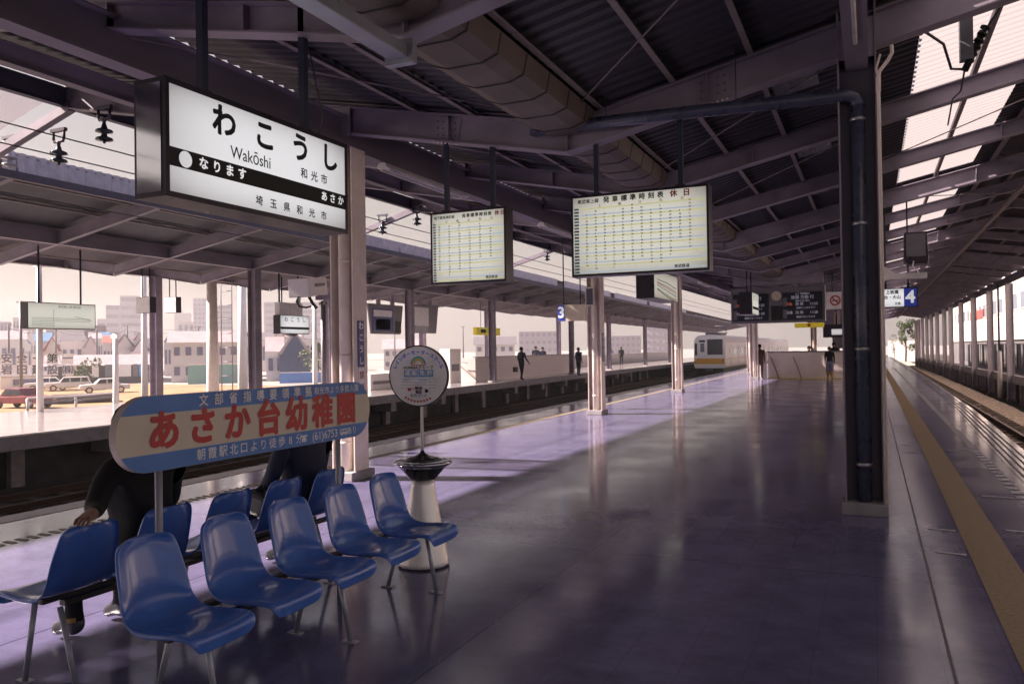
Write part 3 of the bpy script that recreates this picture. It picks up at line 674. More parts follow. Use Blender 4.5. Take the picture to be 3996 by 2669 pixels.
mb = MB(); mb.cyl((-1.2,30.06,3.48),(-1.2,30.06,4.2),.02,'steel_blue'); mb.cyl((-.5,30.06,3.48),(-.5,30.06,4.3),.02,'steel_blue'); mb.build('hanger', t)
# sign 4 with bracket arm and monitor
t = thing('platform_number_sign', 'lit platform sign with blue number 4 right of the blue pipe column', 'sign', (.45,18.6,2.4))
mb = MB(); mb.bx(-.10,.90,18.55,18.75,2.38,2.79,'sign_edge'); mb.build('sign_case', t); mb = MB(); mb.bx(-.08,.64,18.535,18.55,2.40,2.77,'sign_white')
for tx, z, s, u in (('成増・上板橋',2.70,.085,.30),('ときわ台・大山',2.595,.085,.30),('池 袋',2.47,.085,.14),('方面',2.46,.06,.52)): mb.text(tx, s, facing_y(u,18.53,z), 'ink', .03, sx=.95)
mb.build('sign_face', t); mb = MB(); mb.bx(.64,.88,18.535,18.55,2.40,2.77,'num_blue'); mb.text('4', .36, facing_y(.76,18.53,2.585), 'sign_white', .03); mb.build('number_panel', t)
for x in (.30,.73): 
    mb = MB(); mb.cyl((x,18.65,2.79),(x,18.65,4.6),.016,'steel_blue'); mb.cyl((x,18.65,2.79),(x,18.65,2.88),.03,'steel_blue'); mb.build('hanger', t)
t = thing('monitor', 'grey boxed monitor standing on a bracket arm above the number 4 sign', 'monitor', (.86,18.5,3.3))
mb = MB(); mb.ext([(.66,18.2,3.90),(.66,18.2,3.30),(.72,18.2,3.25),(1.08,18.2,3.25),(1.10,18.2,3.32),(1.07,18.2,3.90)], (0,.55,0), 'sign_edge'); mb.build('monitor_case', t, bevel=.015)
mb = MB(); mb.bx(.69,1.04,18.185,18.2,3.40,3.86,'led_frame'); mb.build('back_plate', t); mb = MB(); mb.tube([(.82,18.2,3.3),(.80,18.15,3.2),(.86,18.15,3.12),(.9,18.3,3.08)],.012,'white_paint'); mb.build('cable', t)
t = thing('bracket_arm', 'white tapered steel bracket arm carrying the grey monitor box', 'bracket', (.1,18.6,3)); mb = MB(); mb.ext([(.10,18.52,2.80),(.32,18.52,2.97),(1.08,18.52,2.97),(1.08,18.52,3.09),(.50,18.52,3.09),(.25,18.52,3.28),(.10,18.52,3.40)], (0,.16,0), 'white_paint'); mb.build('bracket_plate', t)
# sign 3
t = thing('platform_number_sign', 'cream platform sign with blue number 3 hanging over the left platform edge', 'sign', (-7.1,19.5,2.6))
p = at_y(1279,700,20.0); q = at_y(1340,735,20.0)
mb = MB(); mb.bx(p.x,p.x+.76,20.0,20.12,q.z,p.z,'ad_cream'); mb.build('sign_case', t); mb = MB(); mb.bx(p.x+.005,p.x+.19,19.99,20.0,q.z+.01,p.z-.01,'num_blue'); mb.text('3', (p.z-q.z)*.95, facing_y(p.x+.1,19.98,(p.z+q.z)/2), 'sign_white', .03); mb.build('number_panel', t)
for x in (.15,.62):
    mb = MB(); mb.cyl((p.x+x,20.06,p.z),(p.x+x,20.06,4.5),.016,'steel_blue'); mb.build('hanger', t)
# dark sign cluster over the stairs
t = thing('stair_sign', 'dark sign box with a glowing white panel beyond the departure board', 'sign', (-1.5,41,2.2)); mb = MB(); mb.bx(-2.1,-.35,41,41.4,2.0,2.62,'sign_edge'); mb.build('sign_case', t); mb = MB(); mb.bx(-1.72,-.55,40.98,41.0,2.12,2.40,'sign_white'); mb.build('sign_face', t); mb = MB(); mb.cyl((-1.5,41.2,2.6),(-1.5,41.2,4.3),.03,'steel_blue'); mb.build('hanger', t)
t = thing('advert_board', 'grey advertising board with a faint map behind the stair wall', 'board', (-1,46,1.4)); mb = MB(); mb.bx(-1.9,-.3,46,46.1,1.45,2.1,'led_frame'); mb.build('board_panel', t); mb = MB(); mb.bx(-1.3,-.5,45.98,46,1.55,2.0,'board_face'); mb.build('map_sheet', t)
# small box on column c1, nameplates
t = thing('wall_speaker', 'small dark framed box fixed near the top of the second cream column', 'speaker', (-6.2,18.6,2.2)); a = at_y(1346,660,18.62); b_ = at_y(1365,702,18.62)
mb = MB(); mb.bx(a.x-.005,b_.x+.005,18.5,18.62,b_.z,a.z,'steel_pipe'); mb.build('box_frame', t); mb = MB(); mb.bx(a.x+.02,b_.x-.02,18.49,18.5,b_.z+.03,a.z-.03,'steel_dark'); mb.build('box_grille', t)
def nameplate(x, y0, y1, z0, z1, label, th=.012, under=True):
    t = thing('nameplate', label, 'nameplate', (x,(y0+y1)/2,z0), 0, 'blue vertical nameplates'); mb = MB(); mb.bx(x,x+th,y0,y1,z0,z1,'plate_blue'); h = (z1-z0)/4
    for i, ch in enumerate('わこうし'): mb.text(ch, min(.105,(y1-y0)*1.0), facing_x(x+th+.002,(y0+y1)/2,z1-h*(i+.5)), 'ad_white', .03)
    mb.build('name_panel', t)
    return t
nameplate(-5.925, 8.385, 8.51, 1.42, 2.01, 'blue vertical nameplate in white kana on the cream column beside the blue bench')
t = thing('notice_plate', 'white plate with red lettering just below the blue nameplate', 'sign', (-5.925,8.45,.95)); mb = MB(); mb.bx(-5.925,-5.915,8.395,8.51,.86,1.405,'ad_white')
for i, ch in enumerate('禁煙車'): mb.text(ch, .11, facing_x(-5.912,8.452,1.31-.16*i), 'ink_red', .01)
mb.build('notice_panel', t)
nameplate(-6.03, 18.74, 18.92, 1.3, 2.0, 'blue vertical nameplate on the side of the second cream column')
# plate seen edge-on left of the blue column
t = thing('notice_board', 'tall dark notice board on edge just left of the blue pipe column', 'board', (-.5,16,.2)); mb = MB(); mb.bx(-.36,-.33,15.6,16.8,.10,2.05,'plate_blue'); mb.build('board_panel', t)
for y in (15.7,16.7):
    mb = MB(); mb.bx(-.36,-.33,y-.02,y+.02,0,.10,'steel_blue'); mb.build('board_foot', t)
# monitor on the left column
t = thing('monitor', 'white boxed monitor with curled cable hung left of the nameplate column', 'monitor', (-6.8,8.5,2.4))
mb = MB(); mb.box((-6.72,8.42,2.47), (.30,.46,.24), 'white_paint', Matrix.Rotation(.12,3,'X')@Matrix.Rotation(.1,3,'Z')); mb.build('monitor_case', t, bevel=.01)
mb = MB(); mb.box((-6.56,8.46,2.50), (.01,.20,.04), 'led_frame', Matrix.Rotation(.12,3,'X')); mb.build('vent', t)
mb = MB(); mb.tube([(-6.7,8.3,2.34),(-6.7,8.2,2.33),(-6.7,8.16,2.27),(-6.7,8.22,2.21),(-6.7,8.35,2.20),(-6.7,8.45,2.22)],.012,'black'); mb.tube([(-6.65,8.35,2.34),(-6.65,8.42,2.26),(-6.65,8.5,2.2)],.02,'black'); mb.build('cable', t)
mb = MB(); mb.bx(-6.62,-6.27,8.44,8.50,2.30,2.36,'steel'); mb.build('arm', t)

# ------------------------------------------------------------------ blue benches
def shell_mesh():
    SWK = .94; prof = [(.415,.395,.150),(.425,.425,.185),(.40,.444,.200),(.32,.446,.210),(.22,.436,.212),(.12,.430,.210),(.05,.444,.206),(.005,.485,.202),(-.02,.54,.198),(-.045,.61,.192),(-.068,.68,.184),(-.085,.745,.172),(-.094,.775,.150),(-.095,.788,.110)]
    bm = bmesh.new(); rows = []; ns = 8
    for i, (u, z, hw) in enumerate(prof):
        row = []
        for j in range(ns+1):
            s = -1+2*j/ns; back = max(0, min(1, (z-.47)/.12)); seat = 1-back; k = abs(s)**3
            du = .035*k*back + (-.010*(1-s*s))*back; dz = .018*k*seat*(1 if i > 1 else .2)
            if 8 <= i <= 11 and abs(s) < .80: du -= .010
            row.append(bm.verts.new(((u*.95 if u > 0 else u)+du, s*hw*SWK, z+dz)))
        rows.append(row)
    for a, b_ in zip(rows, rows[1:]):
        for j in range(ns): bm.faces.new((a[j],a[j+1],b_[j+1],b_[j]))
    bmesh.ops.recalc_face_normals(bm, faces=bm.faces)
    up = sum((f.normal.z for f in bm.faces if f.calc_center_median().z < .45))
    if up < 0: bmesh.ops.reverse_faces(bm, faces=bm.faces)
    bm.normal_update()
    be = [e for e in bm.edges if e.is_boundary]; r = bmesh.ops.extrude_edge_only(bm, edges=be)
    nv = [v for v in r['geom'] if isinstance(v, bmesh.types.BMVert)]
    for v in nv:
        back = max(0, min(1, (v.co.z-.47)/.12)); v.co += Vector((-.026*back, 0, -.026*(1-back))) ; v.co.y *= 1.02
    me = bpy.data.meshes.new('seat'); bm.to_mesh(me); bm.free(); me.materials.append(MATS['chair_blue'])
    for p in me.polygons: p.use_smooth = True
    return me
SEAT = shell_mesh()
def bench():
    t = thing('seat_bench', 'five moulded blue plastic seats on grey legs facing the middle of the platform', 'bench', (-2.85,3.54,0), 0, 'back to back rows of blue seats')
    for i in range(5):
        o = bpy.data.objects.new('seat', SEAT); C.objects.link(o); o.parent = t; o.location = (-.07, -.945+.478*i, 0)
        s = o.modifiers.new('solid', 'SOLIDIFY'); s.thickness = .006; s.offset = -1; ss = o.modifiers.new('sub', 'SUBSURF'); ss.levels = 2; ss.render_levels = 2
    for x, z in ((.10,.395),(-.06,.41)):
        mb = MB(); mb.bx(-2.85+x-.02,-2.85+x+.02,3.54-1.06,3.54+1.06,z-.012,z+.014,'black'); mb.build('seat_rail', t)
    for y in (-.86,.12,1.08):
        for xf, xt in ((.19,.11),(-.19,-.07)):
            mb = MB(); mb.cyl((-2.85+xf,3.54+y,.008),(-2.85+xt,3.54+y,.40),.014,'leg_grey',12); mb.box((-2.85+xf+.0,3.54+y,.005),(.09,.045,.008),'leg_grey'); mb.build('leg', t)
    return t
b1 = bench()
b2 = copy_tree(b1, (-3.66,3.69,0), math.pi, 'five moulded blue plastic seats seen from behind, with two people sitting on them')

# advertising sign on two posts above the benches
AX = -3.20
t = thing('bench_advert_sign', 'long blue and cream kindergarten advert sign with rounded ends above the blue seats', 'sign', (AX,3.53,0))
y0, y1, z0, z1 = 2.61, 4.66, 1.035, 1.405; rr = (z1-z0)/2; zc_ = (z0+z1)/2; n_ = 20
def stad(x):
    pts = [Vector((x, y1-rr+rr*math.sin(math.pi*i/n_), zc_+rr*math.cos(math.pi*i/n_))) for i in range(n_+1)] + [Vector((x, y0+rr-rr*math.sin(math.pi*i/n_), zc_-rr*math.cos(math.pi*i/n_))) for i in range(n_+1)]
    return pts
mb = MB(); mb.ext(stad(AX-.045), (.045,0,0), 'wood_edge'); mb.build('sign_body', t)
mb = MB(); band = .088
def slab(mb, za_, zb_, m, x):
    pts = []
    k = 14
    for i in range(k+1):
        z = za_+(zb_-za_)*i/k; h = math.sqrt(max(0, rr*rr-(z-zc_)**2)); pts.append((y1-rr+h, z))
    L_ = []
    for i in range(k, -1, -1):
        z = za_+(zb_-za_)*i/k; h = math.sqrt(max(0, rr*rr-(z-zc_)**2)); L_.append((y0+rr-h, z))
    mb.poly([(x, a, b_) for a, b_ in pts+L_], m)
slab(mb, z0+.001, z0+band, 'ad_blue', AX+.001); slab(mb, z0+band, z1-band, 'ad_cream', AX+.001); slab(mb, z1-band, z1-.001, 'ad_blue', AX+.001)
def AT(txt, y, z, s, m_, wt, **k): mb.text(txt, s, facing_x(AX+.004, y, z), m_, wt, **k)
LN = y1-y0
for i, ch in enumerate('あさか台幼稚園'): AT(ch, y0+LN*(.135+.122*i), zc_, .205 if i < 3 else .215, 'ad_red', .04)
for i, ch in enumerate('文部省指導要領準拠'): AT(ch, y0+LN*(.26+.052*i), z1-band*.5, .066, 'ad_white', .02)
for i, ch in enumerate('和光市より多数入園'): AT(ch, y0+LN*(.715+.026*i), z1-band*.5, .05, 'ad_white', .012)
for i, ch in enumerate('朝霞駅北口より徒歩8分'): AT(ch, y0+LN*(.25+.038*i), z0+band*.5, .064, 'ad_white', .012)
AT('(61)6753', y0+LN*.755, z0+band*.5, .072, 'ad_white', .012); AT('あり', y0+LN*.895, z0+band*.5, .056, 'ad_white', .012)
# little telephone and bus symbols
yb_ = y0+LN*.655; mb.bx(AX,AX+.003,yb_-.020,yb_+.020,z0+.022,z0+.045,'ad_white'); mb.bx(AX,AX+.003,yb_-.030,yb_+.030,z0+.052,z0+.064,'ad_white'); mb.bx(AX,AX+.003,yb_-.012,yb_+.012,z0+.045,z0+.052,'ad_white')
yb_ = y0+LN*.852; mb.bx(AX,AX+.003,yb_-.038,yb_+.038,z0+.030,z0+.064,'ad_white'); mb.bx(AX+.003,AX+.005,yb_-.030,yb_-.008,z0+.046,z0+.058,'ad_blue'); mb.bx(AX+.003,AX+.005,yb_+.002,yb_+.026,z0+.046,z0+.058,'ad_blue'); circ(mb,(yb_-.02,z0+.03),.010,'ad_white',facing_x(AX+.003,0,0),12); circ(mb,(yb_+.02,z0+.03),.010,'ad_white',facing_x(AX+.003,0,0),12)
mb.build('sign_face', t)
for y in (2.87,4.32):
    mb = MB(); mb.cyl((AX-.02,y,0),(AX-.02,y,z0+.01),.018,'leg_grey',14); mb.build('post', t)

# ------------------------------------------------------------------ ashtray with round driving school sign
t = thing('ashtray_stand', 'white conical metal ashtray with chrome and black bowl beside the blue seats', 'ashtray', (-3.10,5.2,0))
mb = MB(); mb.lathe([(.192,.012),(.195,.02),(.190,.05),(.135,.33),(.088,.60),(.084,.64)], 'brushed', (-3.10,5.2,0), 40); mb.build('cone_stand', t)
mb = MB(); mb.lathe([(.084,.64),(.10,.65),(.165,.725),(.19,.745)], 'ash_black', (-3.10,5.2,0), 40); bw = mb.build('bowl', t)
mb = MB(); mb.lathe([(.19,.742),(.212,.755),(.226,.770),(.221,.782),(.20,.787),(.155,.792),(.15,.79)], 'chrome', (-3.10,5.2,0), 40); mb.build('rim', bw)
mb = MB(); mb.lathe([(.15,.790),(.11,.808),(.05,.822),(.02,.84),(.012,.86)], 'ash_black', (-3.10,5.2,0), 40); mb.build('lid', bw)
t = thing('round_advert_sign', 'round white driving school advert sign on a thin pole above the ashtray', 'sign', (-3.10,5.2,.8))
mb = MB(); mb.cyl((-3.10,5.2,.82),(-3.10,5.2,1.20),.012,'white_paint',12); mb.build('pole', t)
cdisc = Vector((-3.115,5.19,1.42)); ang = math.radians(14)       # turned a little towards the middle of the platform
RD = Matrix.Translation(cdisc) @ Matrix.Rotation(ang, 4, 'Z') @ Matrix(((1,0,0,0),(0,0,-1,0),(0,1,0,0),(0,0,0,1)))
def disc(mb, r, z, m, n=48): mb.poly([RD@Vector((r*math.cos(2*math.pi*i/n),r*math.sin(2*math.pi*i/n),z)) for i in range(n)], m)
mb = MB(); r = .232; n = 48
A = [RD@Vector((r*math.cos(2*math.pi*i/n),r*math.sin(2*math.pi*i/n),.012)) for i in range(n)]; mb.ext(A, (RD.to_3x3()@Vector((0,0,-.03))), 'sign_edge'); mb.build('disc_rim', t)
mb = MB(); disc(mb, .222, .014, 'ad_white')
def dT(txt, x, y, s, m_, wt=.01, rot=0, **k): mb.text(txt, s, RD @ Matrix.Translation((x,y,.016)) @ Matrix.Rotation(rot,4,'Z'), m_, wt, **k)
tx = 'レインボーモータースクール'
for i, ch in enumerate(tx):
    a = math.radians(158-136*i/(len(tx)-1)); dT(ch, .192*math.cos(a), .172*math.sin(a)+.005, .034, 'num_blue', .03, a-math.pi/2)
MR = RD @ Matrix.Translation((0,.088,.0165))
for r0, m_ in ((.060,'ad_light_blue'),(.052,'rainbow_green'),(.044,'rainbow_yellow'),(.036,'ink_orange')): ring(mb, MR, r0-.008, r0, m_, 20, 0, math.pi)
def dbox(x0_, x1_, y0_, y1_, m_, z=.0165): mb.poly([RD@Vector(p) for p in ((x0_,y0_,z),(x1_,y0_,z),(x1_,y1_,z),(x0_,y1_,z))], m_)
dbox(-.06,.06,.078,.084,'ad_red'); dT('HONDAグループ', 0, .062, .030, 'ink', .02)
for i, ch in enumerate('運転免許'): dbox(-.112+.058*i,-.058+.058*i,-.008,.046,'ad_light_blue'); mb.text(ch, .046, RD@Matrix.Translation((-.085+.058*i,.019,.0175)), 'ad_white', .02)
for yy in (-.022,-.045,-.068,-.09): dbox(-.14,.14,yy-.0008,yy+.0008,'pipe_blue')
dbox(.090,.0915,-.14,-.022,'pipe_blue'); dbox(-.12,-.07,-.034,-.030,'ad_light_blue'); dbox(.0,.07,-.034,-.030,'ad_light_blue'); dbox(-.03,.06,-.058,-.055,'ad_light_blue')
dbox(-.085,-.060,-.112,-.090,'ad_red'); dbox(-.060,-.035,-.103,-.098,'ad_red'); dT('専用', .0, -.095, .03, 'ink', .02); dT('電話', .0, -.122, .026, 'ink', .02); dbox(.05,.075,-.125,-.10,'ink'); dT('和光コース', 0, -.148, .026, 'plate_blue', .01)
for i in range(9):
    a = math.radians(238+7.5*i); x_, y_ = .19*math.cos(a), .19*math.sin(a); dbox(x_-.008,x_+.008,y_-.008,y_+.006,'ad_red')
mb.build('disc_face', t)

# ------------------------------------------------------------------ catenary
def insulator(x, y, z, label, mm='insul', hang=None):
    t = thing('insulator', label, 'insulator', (x,y,z), 0, 'insulators of the overhead wire'); mb = MB(); pr = [(.018,-.16),(.022,-.13)]
    for k in range(2):
        b0 = -.10+.12*k; pr += [(.04,b0-.03),(.125,b0-.008),(.115,b0+.018),(.05,b0+.045),(.04,b0+.07)]
    pr += [(.02,.16)]; mb.lathe(pr, mm, (x,y,z), 16); mb.build('insulator_body', t)
    mb = MB(); mb.cyl((x,y,z+.16),(x,y,z+.20),.03,'steel_dark')
    mb.tube([(x-.12,y,z+.36),(x-.12,y,z+.25),(x-.10,y,z+.2),(x+.10,y,z+.2),(x+.12,y,z+.25),(x+.12,y,z+.36)], .022, 'steel_dark'); mb.bx(x-.16,x+.16,y-.03,y+.03,z+.35,z+.40,'steel_dark'); mb.build('yoke', t)
insulator(-10.35,8.3,4.93-.0,'twin disc insulator under the canopy eave left of the station name sign'); insulator(-11.35,8.3,4.72,'twin disc insulator further left, below the slanting cross beam')
insulator(-13.2,8.75,4.95,'pale insulator beside the left end of the corrugated upstand','insul_white')
insulator(-11.1,18.5,5.15,'twin disc insulator between the nameplate column and the small timetable'); insulator(-12.2,18.5,5.0,'lower insulator left of the one near the small timetable')
insulator(-11.4,28.7,5.2,'insulator seen between the two timetable boards')
t = thing('overhead_wire', 'pair of dark overhead wires running between the two platforms', 'wire')
for x, z, xd in ((-10.35,4.72,-.012),(-11.0,4.62,-.012),(-13.9,4.6,-.03)):
    mb = MB(); mb.cyl((x+.1,-6,z),(x+xd*120,118,z),.011,'wire',6); mb.build('wire', t)
def cross_beam(y, label):
    t = thing('cross_beam', label, 'beam', (-12.3,y,5), 0, 'cross beams between the two canopies')
    mb = MB(); mb.bar((-11.2,y,5.46),(-13.6,y,4.78),.12,.14,'steel'); mb.build('main_member', t)
    return t
cross_beam(8.4, 'slanting cross beam spanning the tracks left of the station name sign'); cross_beam(18.6, 'slanting cross beam seen right of the nameplate column'); cross_beam(28.8,'slanting cross beam seen between the two timetables'); 
t = thing('canopy_gap_roof', 'pinkish translucent roof panel bridging the gap left of the name sign', 'roof panel', (-12.4,6.6,5.2)); mb = MB(); mb.ext([(-11.4,8.25,5.62),(-13.6,8.25,4.98),(-13.6,7.4,5.10),(-11.4,7.4,5.74)], (0,0,.012), 'skylight_clear'); mb.build('panel_sheet', t); mb = MB(); mb.bar((-11.3,7.4,5.66),(-13.6,7.4,5.0),.07,.08,'gutter'); mb.build('panel_rib', t)
# right side catenary hardware
t = thing('wire_bracket', 'pale steel bracket with black insulator and cables hanging beside the skylight', 'bracket', (.95,9.4,4.5)); mb = MB(); mb.bx(.89,1.01,9.36,9.48,4.52,5.75,'galv'); mb.build('bracket_post', t)
mb = MB(); mb.tube([(1.32,9.35,5.1),(1.16,9.4,4.86),(1.02,9.42,4.60)],.012,'black'); mb.tube([(1.10,9.42,4.80),(1.0,9.42,4.56),(.93,9.42,4.42)],.035,'black')
for k in range(6): mb.cyl((1.13-.03*k,9.42,4.84-.062*k),(1.12-.03*k,9.42,4.82-.062*k),.05,'black',12)
mb.build('insulator_body', t); mb = MB(); mb.tube([(.93,9.42,4.42),(.94,9.9,4.35),(.97,11.2,4.62),(.98,12.0,4.5)],.010,'wire'); mb.tube([(.35,8.5,4.62),(.55,8.8,4.66),(.72,9.1,4.62),(.80,9.3,4.42),(.92,9.4,4.43)],.014,'wire'); mb.tube([(1.32,9.35,5.1),(1.5,6,5.4)],.012,'wire'); mb.build('cable', t)
t = thing('overhead_wire', 'thin overhead wire of the right track running along below the skylight', 'wire'); mb = MB(); mb.cyl((4.0,-6,4.55),(3.9,118,4.2),.010,'wire',6); mb.build('wire', t)

# ------------------------------------------------------------------ stair enclosure on our platform
t = thing('stair_wall', 'low white tiled wall around the platform stairs behind the walking woman', 'wall', (-3,42,0))
mb = MB(); mb.bx(-4.75,-.35,41.8,41.95,0,1.30,'parapet_tile'); mb.build('front_wall', t); mb = MB(); mb.bx(-4.75,-4.6,41.95,58,0,1.30,'parapet_tile'); mb.bx(-.5,-.35,41.95,58,0,1.3,'parapet_tile'); mb.build('side_wall', t)
mb = MB(); mb.bx(-4.78,-.32,41.78,41.97,1.30,1.36,'led_frame'); mb.build('coping', t)
t = thing('white_pillar', 'short bright white pillar at the left end of the stair wall', 'pillar', (-4.93,41.7,0)); mb = MB(); mb.bx(-5.08,-4.78,41.45,41.72,0,1.34,'white_paint'); mb.build('pillar_body', t, bevel=.01)
for xa, l in ((-4.62,'dark slanting handrail at the left end of the stair wall'),(-3.55,'dark slanting handrail in the middle of the stair wall')):
    tag(MB().tube([(xa,41.7,1.08),(xa+.22,41.7,.55),(xa+.38,41.7,.02)],.022,'steel_dark').build('handrail'), l, 'handrail', 'handrails of the stair')
tag(MB().bx(-4.78,-.3,41.72,41.79,.004,.03,'yellow').build('kick_strip'), 'thin yellow strip along the foot of the stair wall', 'strip')
strip('edging_seam', zero, .33,.345,.003,'mark_dark', y1=60)

# ------------------------------------------------------------------ people
def person(name, label, loc, rz, J, edges, scale=1.0, hair=True, head='head', lod=1, group=None):
    """one continuous skinned body: J joint -> (pos, radius), edges (a, b, material)"""
    t = thing(name, label, 'person', loc, rz, group)
    names = list(J); bm = bmesh.new(); sk = bm.verts.layers.skin.verify(); V = {}
    for k in names:
        v = bm.verts.new(Vector(J[k][0])*scale); r = J[k][1]; r = r if isinstance(r, tuple) else (r, r); v[sk].radius = (r[0]*scale, r[1]*scale); V[k] = v
    V[names[0]][sk].use_root = True
    for a, b_, m_ in edges: bm.edges.new((V[a], V[b_]))
    me = bpy.data.meshes.new('body'); bm.to_mesh(me); bm.free(); o = bpy.data.objects.new('body', me); C.objects.link(o)
    s = o.modifiers.new('skin', 'SKIN'); s.use_smooth_shade = True; ss = o.modifiers.new('sub', 'SUBSURF'); ss.levels = lod+1; ss.render_levels = lod+1
    bpy.context.view_layer.update()
    m2 = bpy.data.meshes.new_from_object(o.evaluated_get(bpy.context.evaluated_depsgraph_get())); bpy.data.objects.remove(o); bpy.data.meshes.remove(me)
    ml = sorted(set(e[2] for e in edges)); m2.materials.clear()
    for q in ml: m2.materials.append(MATS[q])
    P = {k: Vector(J[k][0])*scale for k in names}
    for p in m2.polygons:
        best, bi = 1e9, 0
        for a, b_, m_ in edges:
            A = P[a]; D = P[b_]-A; tt = max(0, min(1, (p.center-A).dot(D)/max(1e-9, D.length_squared))); q = (p.center-A-D*tt).length - .5*(J[a][1] if not isinstance(J[a][1], tuple) else J[a][1][0])*scale
            if q < best: best, bi = q, ml.index(m_)
        p.material_index = bi; p.use_smooth = True
    m2.name = 'body'; o = bpy.data.objects.new('body', m2); C.objects.link(o); o.parent = t
    if hair:
        hp = P[head]; mb = MB(); r = J[head][1]; r = (r if not isinstance(r, tuple) else max(r))*scale*1.13
        pr = [(0.02,1.0),(.42,.93),(.75,.68),(.96,.25),(1.0,-.1),(.9,-.4),(.8,-.5)]
        mb.lathe([(a*r, b_*r*1.15) for a, b_ in pr], 'hair', (hp.x-.018*scale, hp.y, hp.z+.02*scale), 18); bmesh.ops.recalc_face_normals(mb.bm, faces=mb.bm.faces)
        me = bpy.data.meshes.new('hair'); mb.bm.to_mesh(me); mb.bm.free(); me.materials.append(MATS['hair']); h = bpy.data.objects.new('hair', me); C.objects.link(h); h.parent = t
    return t
# body faces local +x, height about 1.7
def standing(top, leg, stride=0.0, coat=None, arms=((.05,0),(.0,0)), skirt=False):
    J = {'pelvis':((0,0,.95),(.12,.15)),'waist':((0,0,1.10),(.11,.14)),'chest':((0,0,1.32),(.12,.17)),'neck':((.0,0,1.47),.055),'jaw':((.02,0,1.535),.062),'head':((.015,0,1.61),.088),'crown':((.005,0,1.68),.070),
         'nose':((.095,0,1.59),.012)}
    E_ = [('pelvis','waist',top),('waist','chest',top),('chest','neck',top),('neck','jaw','skin'),('jaw','head','skin'),('head','crown','skin'),('head','nose','skin')]
    for s, nm in ((1,'l'),(-1,'r')):
        k = stride*s; ax_, ay_ = arms[0] if s > 0 else arms[1]
        J.update({nm+'hip':((0,.09*s,.88),.10),nm+'knee':((k*.5+.02,.10*s,.49),.062),nm+'ank':((k*1.0-.02,.10*s,.09),.042),nm+'toe':((k*1.0+.16,.115*s,.035),.034),
                  nm+'sh':((0,.19*s,1.40),.062),nm+'elb':((-.02+ax_*.4,(.225+ay_*.5)*s,1.13),.046),nm+'wri':((.05+ax_,(.225+ay_)*s,.90+abs(ay_)*.3),.032),nm+'hand':((.07+ax_,(.225+ay_*1.15)*s,.82+abs(ay_)*.3),.034)})
        E_ += [('pelvis',nm+'hip',leg),(nm+'hip',nm+'knee',leg),(nm+'knee',nm+'ank',leg if not skirt else 'sock'),(nm+'ank',nm+'toe','shoe'),('chest',nm+'sh',top),(nm+'sh',nm+'elb',top),(nm+'elb',nm+'wri',top),(nm+'wri',nm+'hand','skin')]
        for q in range(4):
            J[nm+'f%d'%q] = ((.07+ax_+.018*(q-1.5),(.228+ay_*1.2)*s,.75-.006*abs(q-1.4)+abs(ay_)*.3),.009); E_.append((nm+'hand',nm+'f%d'%q,'skin'))
        J[nm+'th'] = ((.115+ax_,(.215+ay_)*s,.79+abs(ay_)*.3),.010); E_.append((nm+'hand',nm+'th','skin'))
    if skirt: J['pelvis'] = ((0,0,.95),(.15,.18)); J['lhip'] = ((0,.09,.80),.125); J['rhip'] = ((0,-.09,.80),.125); J['lknee'] = ((.01,.085,.42),.12); J['rknee'] = ((.01,-.085,.42),.12)
    return J, E_
